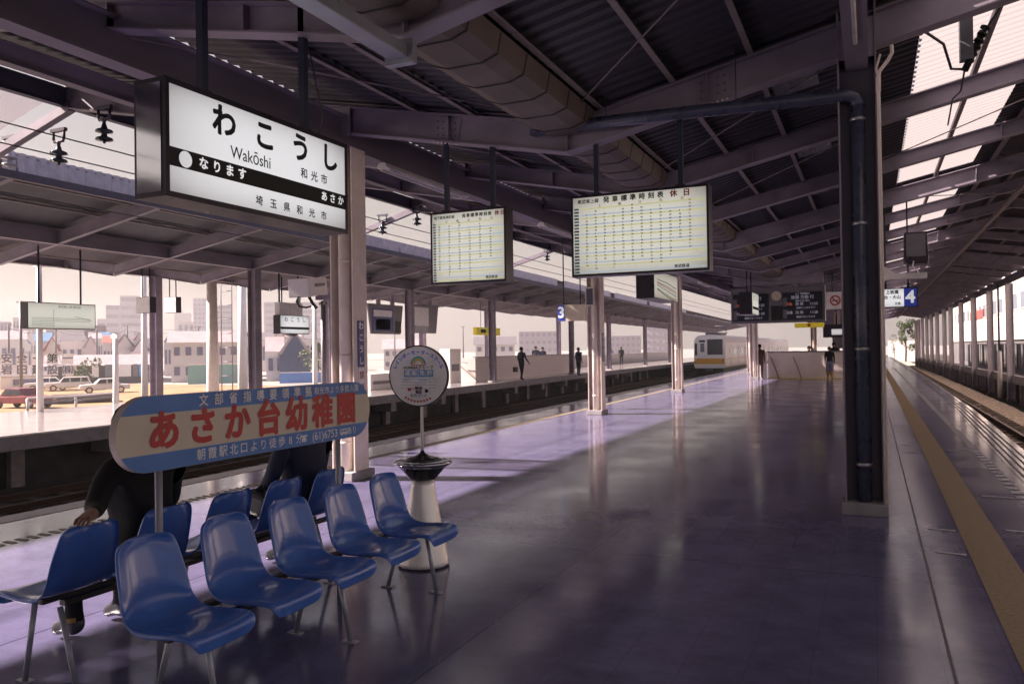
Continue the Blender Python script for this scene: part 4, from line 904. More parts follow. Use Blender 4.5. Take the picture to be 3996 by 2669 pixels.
def seated(top, leg, arm_out=None, lean=.02, hx=0.0):
    J = {'pelvis':((0,0,.53),(.14,.18)),'waist':((.03,0,.68),(.13,.175)),'chest':((.03+lean,0,.90),(.135,.19)),'neck':((.05+lean,0,1.06),.06),'jaw':((.08+lean,hx,1.11),.065),'head':((.07+lean,hx,1.20),.092),'crown':((.06+lean,hx,1.27),.072),'nose':((.16+lean,hx,1.18),.012)}
    E_ = [('pelvis','waist',top),('waist','chest',top),('chest','neck',top),('neck','jaw','skin'),('jaw','head','skin'),('head','crown','skin'),('head','nose','skin')]
    for s, nm in ((1,'l'),(-1,'r')):
        J.update({nm+'hip':((.06,.10*s,.51),.10),nm+'knee':((.44,.15*s,.50),.072),nm+'ank':((.40,.16*s,.10),.045),nm+'toe':((.56,.17*s,.042),.040),nm+'heel':((.36,.16*s,.045),.036),nm+'sock':((.405,.16*s,.16),.044),
                  nm+'sh':((.03+lean,.21*s,.98),.075)})
        E_ += [('pelvis',nm+'hip',leg),(nm+'hip',nm+'knee',leg),(nm+'knee',nm+'sock',leg),(nm+'sock',nm+'ank','sock'),(nm+'ank',nm+'toe','shoe'),(nm+'ank',nm+'heel','shoe'),('chest',nm+'sh',top)]
        if arm_out and s == arm_out[0]:
            e, wq, h = arm_out[1:4]
        else:
            e, wq, h = ((.12,.27*s,.73),(.30,.20*s,.60),(.38,.16*s,.585))
        J.update({nm+'elb':(e,.058),nm+'wri':(wq,.033),nm+'hand':(h,(.030,.038))}); E_ += [(nm+'sh',nm+'elb',top),(nm+'elb',nm+'wri',top),(nm+'wri',nm+'hand','skin')]
        d = (Vector(h)-Vector(wq)).normalized(); side = d.cross(Vector((0,0,1))).normalized()
        for q in range(4):
            b0 = Vector(h)+d*.03+side*.021*(q-1.5); ln = (.036,.042,.040,.032)[q]
            p1 = b0+d*ln+Vector((0,0,.004)); p2 = p1+d*ln*.8+Vector((0,0,-.018))
            J[nm+'k%d'%q] = (tuple(b0),.0105); J[nm+'m%d'%q] = (tuple(p1),.0092); J[nm+'t%d'%q] = (tuple(p2),.0080)
            E_ += [(nm+'hand',nm+'k%d'%q,'skin'),(nm+'k%d'%q,nm+'m%d'%q,'skin'),(nm+'m%d'%q,nm+'t%d'%q,'skin')]
        b0 = Vector(h)-side*.036*s*-1+Vector((0,0,-.004)); J[nm+'th1'] = (tuple(b0),.011); J[nm+'th2'] = (tuple(b0+d*.036+side*.014*s+Vector((0,0,-.012))),.009)
        E_ += [(nm+'hand',nm+'th1','skin'),(nm+'th1',nm+'th2','skin')]
    return J, E_
# seated pair (local +x is world -x, so local +y is world -y)
J, E_ = seated('jacket','jacket', (1,(-.02,.36,.80),(-.16,.46,.82),(-.20,.53,.812)), hx=.05)
person('person', 'person in black jacket sitting on the blue seats, one hand on the next seat back', (-3.74,3.26,0), math.pi, J, E_, lod=1)
J, E_ = seated('navy','navy'); person('person', 'person in dark navy suit sitting at the far end of the blue seats', (-3.72,4.66,0), math.pi, J, E_, lod=1)
t = thing('shoulder_bag', 'grey bag lying beside the seated person in navy', 'bag', (-3.95,4.42,.46)); mb = MB(); mb.box((-3.93,4.36,.56),(.20,.12,.16),'bag',Matrix.Rotation(.3,3,'Y')); mb.build('bag_body', t, bevel=.03); mb = MB(); mb.tube([(-3.86,4.36,.62),(-3.9,4.37,.70),(-4.0,4.37,.62)],.008,'bag'); mb.build('strap', t)
# far platform walkers
J, E_ = standing('navy','navy',.14, arms=((.12,.10),(.0,.22))); t = person('person', 'man in dark suit walking with a briefcase on the far platform', (-17.05,39.0,0), math.radians(70), J, E_, 1.03)
tb = thing('briefcase', 'dark briefcase carried by the man in the dark suit', 'bag', (-17.42,39.05,.45)); mb = MB(); mb.bx(-17.5,-17.36,38.85,39.25,.45,.72,'bag'); mb.build('case_body', tb, bevel=.02); mb = MB(); mb.tube([(-17.43,38.98,.72),(-17.43,39.0,.80),(-17.43,39.1,.80),(-17.43,39.12,.72)],.01,'bag'); mb.build('handle', tb)
def stand_at(px, py_foot, label, top, leg, rz, sc, skirt=False, hair=True, zf=0.0, Y=None, arms=((.05,0),(.0,0)), stride=.05):
    d = ray(px, py_foot); p = EYE + d*((zf-EYE.z)/d.z) if Y is None else Vector((d.x/d.y*Y, Y, 0)); J, E_ = standing(top, leg, stride, arms=arms, skirt=skirt)
    return person('person', label, (p.x, p.y, zf), rz, J, E_, sc, lod=0)
stand_at(1327, 862, 'small dark figure standing by the pole under sign 3 on the far platform', 'navy','navy', 1.2, 1.0)
stand_at(1402, 834, 'person in a blue grey dress standing left of the man in black', 'skirt','skirt', -1.2, .98, skirt=True)
stand_at(1425, 838, 'person in a black coat standing right of the figure in blue grey', 'jacket','jacket', -1.4, 1.04)
stand_at(1903, 864, 'woman in dark jacket and blue skirt standing before the tiled stair wall', 'jacket','skirt', -1.5, .90, skirt=True, Y=40.9)
stand_at(1743, 868, 'person in a patterned coat half hidden beside the cream column', 'pattern_dress','pattern_dress', 1.4, 1.0, Y=41.3)
# heads of people on the stairs, behind the tiled walls
for (px, py, Y, l) in ((1855,800,45,'person in black on the stairs, head just above the stair wall'),(1912,792,44.5,'person in dark coat on the stairs right of the other stair climber')):
    p = at_y(px, py, Y); J, E_ = standing('jacket','jacket'); person('person', l, (p.x, p.y, p.z-1.58), -1.5, J, E_, 1.0, lod=0)
for (px, py, l) in ((1228,799,'left one of two people on the far stairs above the tiled wall'),(1244,801,'right one of two people on the far stairs above the tiled wall')):
    p = at_x(px, py, -20.6); J, E_ = standing('navy','navy'); person('person', l, (p.x, p.y, p.z-1.58), -1.2, J, E_, 1.0, lod=0)

# ------------------------------------------------------------------ far island platform (slightly turned)
DR = -.033
def fe(y): return -15.55+DR*y
yy2 = [-32,30,60,100,150]
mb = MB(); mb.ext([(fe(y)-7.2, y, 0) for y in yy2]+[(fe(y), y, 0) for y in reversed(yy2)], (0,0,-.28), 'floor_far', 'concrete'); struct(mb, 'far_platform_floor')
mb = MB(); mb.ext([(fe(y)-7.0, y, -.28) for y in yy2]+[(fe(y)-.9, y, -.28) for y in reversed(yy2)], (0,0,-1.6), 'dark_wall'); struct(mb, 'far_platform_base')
mb = MB(); mb.ext([(fe(y)-.45, y, .004) for y in yy2]+[(fe(y)-.02, y, .004) for y in reversed(yy2)], (0,0,.002), 'concrete_light'); struct(mb, 'far_platform_coping')
for k in range(14):   # brackets under the slab
    y = 9+4.1*k; mb = MB(); mb.bx(fe(y)-.9, fe(y)-.08, y, y+.35, -.62, -.29, 'concrete'); struct(mb, 'slab_bracket')
for k in range(22):
    y = 8+3.0*k; mb = MB(); mb.bx(fe(y)-.86,fe(y)-.70,y,y+.3,-1.35,-.28,'concrete'); struct(mb, 'slab_pier')
can2 = thing('platform_canopy', 'second steel canopy with corrugated upstand over the far platform', 'canopy')
U = [-2.2, 1.2, 3.3, 5.4, 8.6]
UF = 6.0
def z2(u): return 4.80-.17*(u+2.2) if u < 3.3 else 3.865+.17*(u-3.3)
def P2(u, y, z): return (fe(y)-u, y, z)
def member(mb, u0, y0, z0, u1, y1, z1, wd, ht, m): mb.bar(P2(u0,y0,z0), P2(u1,y1,z1), wd, ht, m)
ya2, yb2 = -28.0, 130
fy = [-27.1+3.3*k for k in range(48)]
for y in fy:
    mb = MB(); 
    for a, b_ in ((-2.2,3.3),(3.3,UF)):
        member(mb, a, y, z2(a)+.0, b_, y, z2(b_)+.0, .12, .012, 'steel'); member(mb, a, y, z2(a)+.15, b_, y, z2(b_)+.15, .012, .28, 'steel')
    mb.build('roof_frame', can2)
for u, h in ((1.2,.38),(5.4,.38)):
    mb = MB(); z = z2(u)-.0; member(mb, u, ya2, z+.19, u, yb2, z+.19, .012, h, 'steel'); member(mb, u, ya2, z, u, yb2, z, .16, .014, 'steel'); mb.build('roof_girder', can2)
mb = MB(); NX = 120
for (ua, ub, m_) in ((-2.2,3.3,'deck'),(3.3,UF,'deck')):
    for k in range(2):
        pass
    mb2 = MB(); cols_ = []
    for u in (ua, ub): cols_.append([mb2.bm.verts.new(P2(u, ya2+(yb2-ya2)*i/360, z2(u)+.36+(.02 if i % 2 else 0))) for i in range(361)])
    for i in range(360): mb2.face([cols_[0][i],cols_[1][i],cols_[1][i+1],cols_[0][i+1]], m_)
    mb2.build('skylight_panel' if m_ == 'skylight' else 'roof_deck', can2)
mb.bm.free()
for u in (-1.2,-.2,2.2,4.4,5.7):
    mb = MB(); member(mb, u, ya2, z2(u)+.31, u, yb2, z2(u)+.31, .06, .05, 'purlin'); mb.build('roof_purlin', can2)
# corrugated upstand along the near eave
mb = MB(); y = 8.9; prev = None; k = 0
while y < 75:
    q = .03 if k % 2 else -.03
    a = mb.bm.verts.new(P2(-2.2+q, y, 4.86)); b_ = mb.bm.verts.new(P2(-2.2+q, y, 5.22))
    if prev and not any(abs(y-(18.4+10.2*j)) < .5 for j in range(6)): mb.face([prev[0],a,b_,prev[1]], 'upstand')
    prev = (a, b_); y += .10; k += 1
mb.build('corrugated_upstand', can2, recalc=False)
mb = MB(); member(mb, -2.22, ya2, 4.80, -2.22, yb2, 4.80, .10, .14, 'steel_dark'); mb.build('eave_beam', can2)
mb = MB(); member(mb, UF, ya2, z2(UF)+.1, UF, yb2, z2(UF)+.1, .08, .30, 'steel_dark'); mb.build('eave_beam', can2)
grp = 'columns of the far canopy'
def fcol(u, y, label, name='column'):
    x = fe(y)-u; t = thing('column', label, 'column', (x,y,0), 0, grp); mb = MB(); z = z2(u)
    mb.bx(x-.15,x-.138,y-.14,y+.14,0,z,'steel'); mb.bx(x+.138,x+.15,y-.14,y+.14,0,z,'steel'); mb.bx(x-.138,x+.138,y-.006,y+.006,0,z,'steel'); mb.build('shaft', t)
    mb = MB(); mb.bx(x-.2,x+.2,y-.2,y+.2,0,.05,'concrete_light'); mb.build('column_base', t); return t
fcol(1.2,19.2,'grey far platform column between the lattice mast and the small station sign'); fcol(1.2,28.8,'grey far platform column behind the two tilted poster boards'); fcol(1.2,37.4,'far platform column crossing the hanging yellow sign'); fcol(1.2,50.6,'far platform column just left of the number 3 sign post'); fcol(1.2,60,'far platform column right behind the second cream column'); fcol(1.2,72.5,'far platform column left of the third cream column'); fcol(1.2,84,'most distant far platform column before the train')
fcol(5.4,19.2,'far platform column nearest the left, beside the car park view'); fcol(5.4,37.4,'thin far row column left of the walking man in suit'); fcol(5.4,46,'thin far row column right of the walking man'); fcol(5.4,28.8,'far row column behind the poster boards'); fcol(5.4,60,'far row column behind the standing people'); fcol(5.4,72.5,'thin far row column beside the distant stair wall')
# hanging signs on the far platform
t, fc = box_sign_x('route_map_sign', 'wide pale hanging route map sign above the car park view', -17.0, 11.65, 13.35, 2.25, 2.85, .25, 'board_face', [('東武東上線 案内図',.6,.15,.07,'ink_green',.0)], hang=(12.0,13.05), zt=4.15)
mb = MB()
for k in range(6): mb.bx(-17.0,-16.996,11.75,12.25 if k < 3 else 13.2,2.32+.035*k,2.327+.035*k,'ink_green')
mb.bx(-17.0,-16.996,12.27,12.275,2.3,2.7,'ink_green'); mb.bar((-16.998,12.8,2.55),(-16.998,13.25,2.46),.003,.008,'ink_green'); mb.build('route_lines', t)
t, fc = box_sign_x('station_sign', 'small distant station name sign with black band hanging over the far platform', -17.2, 20.15, 21.6, 2.25, 2.86, .28, 'sign_white', [('わ',.2,.25,.17,'ink',.02),('こ',.4,.25,.17,'ink',.02),('う',.6,.25,.17,'ink',.02),('し',.8,.25,.17,'ink',.02)], hang=(20.4,21.3), zt=4.1)
mb = MB(); mb.bx(-17.2,-17.196,20.17,21.58,2.40,2.48,'ink'); mb.build('name_band', t); mb = MB(); mb.ext([(-17.5,20.6,2.25),(-17.5,21.15,2.25),(-17.5,20.95,2.17)],(.2,0,0),'steel_dark'); mb.build('speaker_horn', t)
t = thing('timetable_board', 'plain white hanging board left of the small distant station sign', 'board', (-18,19.3,2.2)); p = at_x(641,693,-17.3); q = at_x(694,734,-17.3)
mb = MB(); mb.bx(-17.5,-17.3,p.y,q.y,q.z,p.z,'ad_white'); mb.build('board_face', t)
for px in (609,634):
    a = at_x(px if px > 620 else 652, 690, -17.3); mb = MB(); mb.cyl((-17.4,p.y+.1 if px < 620 else q.y-.1,p.z),(-17.4,p.y+.1 if px < 620 else q.y-.1,4.2),.03,'steel_blue'); mb.build('hanger', t)
for px0, px1, Yb, l in ((312,344,17.0,'square white hanging box left of the leftmost far column'),(377,404,19.8,'square white hanging box just right of the leftmost far column')):
    a = at_y(px0, 682, Yb); b_ = at_y(px1, 717, Yb); t = thing('hanging_board', l, 'board', ((a.x+b_.x)/2,Yb,b_.z)); mb = MB(); mb.bx(a.x,b_.x,Yb,Yb+.22,b_.z,a.z,'sign_edge'); mb.build('board_case', t); mb = MB(); mb.bx(a.x+.01,b_.x-.01,Yb-.01,Yb,b_.z+.01,a.z-.01,'ad_white'); mb.build('board_face', t)
    for f in (.25,.8):
        mb = MB(); mb.cyl((a.x+f*(b_.x-a.x),Yb+.1,a.z),(a.x+f*(b_.x-a.x),Yb+.1,4.2),.018,'steel_blue'); mb.build('hanger', t)
for (px0, py0, px1, py1, l) in ((152,612,308,627,'thin tube lamp bar hung under the far eave above the car park'),(419,634,534,646,'thin tube lamp bar hung under the far eave between the two far columns')):
    a = at_x(px0,py0,-21.2); b_ = at_x(px1,py1,-21.2); t = thing('tube_lamp', l, 'lamp', tuple((a+b_)/2), 0, 'tube lamps of the far platform'); mb = MB(); mb.bar(a,b_,.10,.05,'led_frame'); mb.build('lamp_housing', t)
    mb = MB(); mb.cyl(a+Vector((.0,0,-.045)),b_+Vector((0,0,-.045)),.018,'tube_lamp'); mb.build('tube', t)
    for f in (.15,.85):
        p = a+(b_-a)*f; mb = MB(); mb.cyl(p,(p.x,p.y,p.z+.45),.012,'wire',6); mb.build('hanger', t)
# tilted poster boards
def poster(px0, px1, py0, py1, X, label, pics):
    a = at_x(px0, py0, X); b_ = at_x(px1, py1, X); t = thing('poster_board', label, 'poster board', (X,(a.y+b_.y)/2,b_.z), 0, 'poster boards hung over the far platform')
    mb = MB(); mb.ext([(X,a.y,a.z),(X,b_.y,a.z),(X,b_.y-.25,b_.z),(X,a.y+.25,b_.z)], (-.08,0,0), 'led_frame'); mb.build('board_panel', t)
    mb = MB(); hh = a.z-b_.z
    for u0, u1, v0, v1, m_ in pics: mb.bx(X,X+.01+.002*(m_ == 'ad_white'),a.y+u0*(b_.y-a.y),a.y+u1*(b_.y-a.y),a.z-v1*hh,a.z-v0*hh,m_)
    mb.build('poster', t)
    for f in (.3,.7):
        mb = MB(); mb.bx(X-.08,X,a.y+f*(b_.y-a.y)-.12,a.y+f*(b_.y-a.y)+.12,a.z,4.9,'steel'); mb.build('hanger', t)
poster(844,925,695,767,-19.6,'left poster board with dark blue picture and white lettering', [(.10,.70,.15,.9,'plate_blue'),(.14,.66,.2,.42,'ad_white'),(.2,.6,.5,.85,'led_frame'),(.76,.93,.55,.95,'black')])
poster(942,1006,696,765,-19.4,'right poster board with a pale picture', [(.12,.62,.1,.75,'ad_white'),(.12,.6,.76,.95,'glass_mid'),(.2,.5,.15,.3,'ad_light_blue'),(.2,.55,.4,.5,'roof_pink')])
t = thing('yellow_sign', 'hanging yellow sign crossed by a far platform column', 'sign', (-18.6,38,2.4)); mb = MB(); mb.bx(-18.8,-18.6,36.8,39.7,2.44,2.84,'yellow_sign'); mb.build('sign_case', t); mb = MB(); mb.bx(-18.6,-18.59,37.3,37.9,2.56,2.74,'ink'); mb.build('sign_mark', t); mb = MB(); mb.cyl((-18.7,37.5,2.84),(-18.7,37.5,4.2),.015,'wire'); mb.build('hanger', t)
# far stair wall, kiosk box, rear parapet
t = thing('stair_wall', 'low white tiled stair wall on the far platform behind the walking man', 'wall', (-20,37,0)); mb = MB(); x0 = -18.75
mb.ext([(x0-.1,37.2,0),(x0+DR*16-.1,53.4,0),(x0+DR*16-.1,53.4,1.25),(x0-.1,37.2,1.25)], (-.15,0,0), 'parapet_tile'); mb.build('side_wall', t); mb = MB(); mb.bx(-22,-18.85,37.1,37.25,0,1.25,'parapet_tile'); mb.build('front_wall', t); mb = MB(); mb.bar((x0-.17,37.2,1.28),(x0+DR*16-.17,53.4,1.28),.22,.05,'led_frame'); mb.build('coping', t)
tag(MB().tube([(-19.2,36.9,1.0),(-19.9,36.9,1.05),(-18.6,36.95,.0)],.02,'led_frame').build('handrail'), 'grey slanting handrail in front of the far stair wall', 'handrail')
for px0, px1, py0, py1, l in ((1032,1045,800,870,'white vending cabinet beside the round sign on the far platform'),(850,900,858,900,'long low white cabinet behind the nameplate column')):
    a = at_x(px0, py0, -19.4); b_ = at_x(px1, py1, -19.4); t = thing('cabinet', l, 'cabinet', (-19.7,a.y,0)); mb = MB(); mb.bx(-20.0,-19.4,a.y,b_.y+.6,0,a.z,'white_paint'); mb.build('cabinet_body', t, bevel=.02); mb = MB(); mb.bx(-19.4,-19.38,a.y+.15,b_.y+.4,a.z*.35,a.z*.55,'led_frame'); mb.build('vent', t)
t = thing('parapet', 'white low parapet along the back of the far platform', 'wall', (-24,30,0)); mb = MB(); mb.ext([(fe(40)-7.0,40,0),(fe(120)-7.0,120,0),(fe(120)-7.0,120,1.1),(fe(40)-7.0,40,1.1)],(-.12,0,0),'white_paint'); mb.build('parapet_body', t)

# ------------------------------------------------------------------ train
t = thing('train', 'white commuter train with an orange yellow front band waiting at the far end', 'train', (-13.0,76,-1))
TX0, TX1, TY = -14.95, -12.1, 74.0
mb = MB(); pf = [(TX0+.05,-.25),(TX1-.05,-.25),(TX1,-.1),(TX1,2.05),(TX1-.10,2.45),(TX1-.45,2.72),((TX0+TX1)/2,2.80),(TX0+.45,2.72),(TX0+.10,2.45),(TX0,2.05),(TX0,-.1)]
mb.ext([(x,TY,z) for x, z in pf], (0,20,0), 'train_body'); mb.build('car_body', t, bevel=.05)
mb = MB(); mb.ext([(x,TY-.12,z) for x, z in [(TX0+.1,-.3),(TX1-.1,-.3),(TX1-.02,0),(TX1-.02,2.0),(TX1-.16,2.45),(TX1-.5,2.66),(TX0+.5,2.66),(TX0+.16,2.45),(TX0+.02,2.0),(TX0+.02,0)]], (0,.12,0), 'train_front'); mb.build('front_mask', t, bevel=.05)
mb = MB(); mb.bx(TX0+.05,TX1-.05,TY-.15,TY-.12,.10,.62,'orange_yellow'); mb.build('front_band', t)
mb = MB(); mb.bx(TX0+1.25,TX1-.22,TY-.14,TY-.115,.95,2.36,'glass_dark'); mb.build('windscreen', t, bevel=.04)
mb = MB(); mb.bx(TX0+.12,TX0+.32,TY-.14,TY-.115,.9,2.0,'glass_dark'); mb.build('side_window', t)
mb = MB(); mb.bx(TX0+.50,TX0+1.08,TY-.145,TY-.12,.62,2.38,'train_front'); fd = mb.build('front_door', t); mb = MB(); mb.bx(TX0+.62,TX0+.98,TY-.15,TY-.14,1.2,2.0,'glass_mid'); mb.build('door_window', fd); mb = MB(); mb.bx(TX0+.52,TX0+1.06,TY-.15,TY-.14,2.1,2.3,'glass_dark'); mb.build('destination_box', fd)
for x in (TX0+.22,TX1-.22):
    mb = MB(); mb.cyl((x,TY-.16,.42),(x,TY-.13,.42),.09,'chrome',14); mb.build('headlight', t)
mb = MB(); mb.bx(TX0+.2,TX1-.2,TY-.05,TY+19.5,-.95,-.26,'black'); mb.build('underframe', t); mb = MB(); mb.bx(TX0+1.1,TX0+1.7,TY-.35,TY-.1,-.55,-.3,'steel_dark'); mb.build('coupler', t)
for c in range(3):
    yb0 = TY+20.4*c
    if c:
        mb = MB(); mb.ext([(x-.33*c*0,yb0,z) for x, z in pf], (0,20,0), 'train_body'); mb.build('car_body', t, bevel=.05); mb = MB(); mb.bx(TX0+.2,TX1-.2,yb0+.3,yb0+19.5,-.95,-.26,'black'); mb.build('underframe', t)
    mb = MB(); mb.bx(TX1,TX1+.012,yb0+.1,yb0+19.9,.50,.58,'orange_yellow'); mb.build('side_band', t)
    for k in range(4):
        yd = yb0+2.4+4.8*k; mb = MB(); mb.bx(TX1,TX1+.01,yd,yd+1.3,-.08,1.85,'white_tile'); mb.bx(TX1+.01,TX1+.015,yd+.64,yd+.66,-.05,1.83,'steel_dark'); sdr = mb.build('side_door', t)
        for q in (.12,.75):
            mb = MB(); mb.bx(TX1+.01,TX1+.02,yd+q,yd+q+.43,.85,1.6,'glass_mid'); mb.build('door_window', sdr)
        if k < 3:
            mb = MB(); mb.bx(TX1,TX1+.02,yd+1.9,yd+3.9,.85,1.6,'glass_mid'); mb.build('side_window', t)
mb = MB(); mb.bx(TX0+.7,TX1-.7,TY+2,TY+5,2.78,3.0,'steel_dark')
for a, b_ in (((0,6,2.8),(0,7.2,3.3)),((0,7.2,3.3),(0,6.2,3.7)),((.8,6,2.8),(.8,7.2,3.3)),((.8,7.2,3.3),(.8,6.2,3.7)),((-.2,6.2,3.7),(1,6.2,3.7)),((0,8,2.8),(.8,8,3.1))): mb.cyl((TX0+1+a[0],TY+a[1],a[2]),(TX0+1+b_[0],TY+b_[1],b_[2]),.04,'steel_dark',6)
mb.build('roof_equipment', t)

# ------------------------------------------------------------------ right side: posts, low wall, building
def rx(y): return 6.45-.018*(y-43)
t = thing('wall', 'low dark concrete wall with openings along the right track', 'wall', (6.6,60,-1.3))
mb = MB(); mb.ext([(rx(28)+.05,28,-.42),(rx(118)+.05,118,-.42),(rx(118)+.05,118,-.02),(rx(28)+.05,28,-.02)],(.25,0,0),'concrete'); mb.build('top_rail', t)
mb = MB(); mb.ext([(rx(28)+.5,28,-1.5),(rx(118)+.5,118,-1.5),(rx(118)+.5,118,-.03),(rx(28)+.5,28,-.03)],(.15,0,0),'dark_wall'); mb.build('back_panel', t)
for k in range(27):
    y = 28+3.3*k; mb = MB(); mb.bx(rx(y)+.02,rx(y)+.3,y,y+.35,-1.5,-.42,'concrete'); mb.build('pier', t)
y = 27.6; k = 0
for y in (27.5,34,40.5,46.9,53.2,60,66.6,73.3,78.5,85,91,96.6,102.5,108,113):
    x = rx(y); t = thing('canopy_post', ['slender steel post of the right canopy wall','slender mauve grey post holding the right canopy eave'][k % 2], 'post', (x,y,-1.5), 0, 'posts along the right track wall'); k += 1
    t['label'] = 'slender mauve grey steel post of the row holding the canopy eave along the right track'
    mb = MB(); mb.bx(x-.16,x-.148,y-.13,y+.13,-1.5,4.62,'post_steel'); mb.bx(x+.148,x+.16,y-.13,y+.13,-1.5,4.62,'post_steel'); mb.bx(x-.148,x+.148,y-.006,y+.006,-1.5,4.62,'post_steel'); mb.build('shaft', t); mb = MB(); mb.bx(x-.2,x+.2,y-.2,y+.2,-1.5,-1.2,'concrete'); mb.build('post_foot', t)
for px, l in ((2289,'thin cable pipe standing beside the thick right post'),):
    p = at_y(px,700,47.5); t = thing('cable_pipe', l, 'pipe', (p.x,47.5,-1)); mb = MB(); mb.cyl((p.x,47.5,-1.2),(p.x,47.5,1.2),.11,'white_paint'); mb.cyl((p.x,47.5,1.2),(p.x,47.5,4.6),.05,'pipe_blue'); mb.build('pipe_body', t)
t = thing('building', 'cream office building with a red window sign behind the right posts', 'building', (12,60,-2)); bx0 = 11.0
mb = MB(); mb.bx(bx0,bx0+14,20,135,1.9,14,'bldg_cream'); mb.build('upper_wall', t); mb = MB(); mb.bx(bx0+.2,bx0+14,20,135,-1.9,1.9,'bldg_lower'); mb.build('lower_wall', t)
for fl, zz in enumerate((4.4, 7.4, 10.6)):
    for k in range(26):
        y = 30+3.9*k; mb = MB(); mb.bx(bx0-.03,bx0+.05,y,y+2.2,zz,zz+1.3,'glass_mid'); wn_ = mb.build('window', t); mb = MB(); mb.bx(bx0-.08,bx0-.02,y-.1,y+2.3,zz-.1,zz,'bldg_cream'); mb.build('sill', wn_)
for k in range(22):
    y = 28+4.6*k; mb = MB(); mb.bx(bx0+.14,bx0+.24,y,y+2.4,-.6,1.5,'glass_dark'); mb.bx(bx0+.1,bx0+.16,y+1.15,y+1.25,-.6,1.5,'steel'); mb.build('shop_window', t)
mb = MB(); mb.bx(bx0-.12,bx0-.07,98,104,4.35,5.3,'sign_red'); mb.bx(bx0-.12,bx0-.07,106,110,4.35,5.3,'sign_red'); mb.build('window_sign', t)
t = thing('wall', 'bright pale wall closing the view beyond the right track', 'wall', (4,135,-1)); mb = MB(); mb.bx(2.6,7.8,150,150.4,-1.3,2.4,'white_paint'); mb.build('wall_body', t); mb = MB(); mb.bx(2.55,7.85,149.95,150.45,2.4,2.55,'concrete_light'); mb.build('coping', t)
def tree(x, y, z, h, r, label, seed, m1='leaf', m2='leaf_light', n=900, cat='tree', name='tree'):
    rng = random.Random(seed); t = thing(name, label, cat, (x,y,z)); mb = MB(); mb.tube([(x,y,z),(x+.1,y,z+h*.3),(x,y+.1,z+h*.6)], r*.09, 'bark', 8)
    for k in range(5):
        a = rng.uniform(0,6.3); mb.cyl((x,y,z+h*(.3+.06*k)),(x+math.cos(a)*r*.6,y+math.sin(a)*r*.6,z+h*(.5+.08*k)),r*.035,'bark',6,r2=r*.012)
    mb.build('trunk', t); mb = MB(); cl = [(Vector((x+rng.gauss(0,.42)*r, y+rng.gauss(0,.42)*r, z+h*rng.uniform(.32,.95))), r*rng.uniform(.22,.42), rng.random() < .4) for _ in range(16)]
    for i in range(n):
        c, rr_, li = rng.choice(cl); d = Vector((rng.gauss(0,1),rng.gauss(0,1),rng.gauss(0,1))).normalized()*rr_*rng.uniform(.6,1.05); p = c+d; s = r*rng.uniform(.035,.07)
        u = Vector((rng.gauss(0,1),rng.gauss(0,1),rng.gauss(0,1))).normalized(); v = u.orthogonal().normalized(); mb.poly([p+u*s*1.5,p+v*s*1.1,p-u*s*1.5,p-v*s*1.1], m2 if li else m1)
    mb.build('crown', t, recalc=False); return t
p = at_y(2076,800,142); tree(p.x,142,-1.3,7.0,1.6,'dark green tree beyond the end of the right canopy',3, n=1600)
p = at_y(2050,830,146); tree(p.x,146,-1.3,4.8,.6,'narrow green shrub left of the dark tree at the platform end',4, n=500)

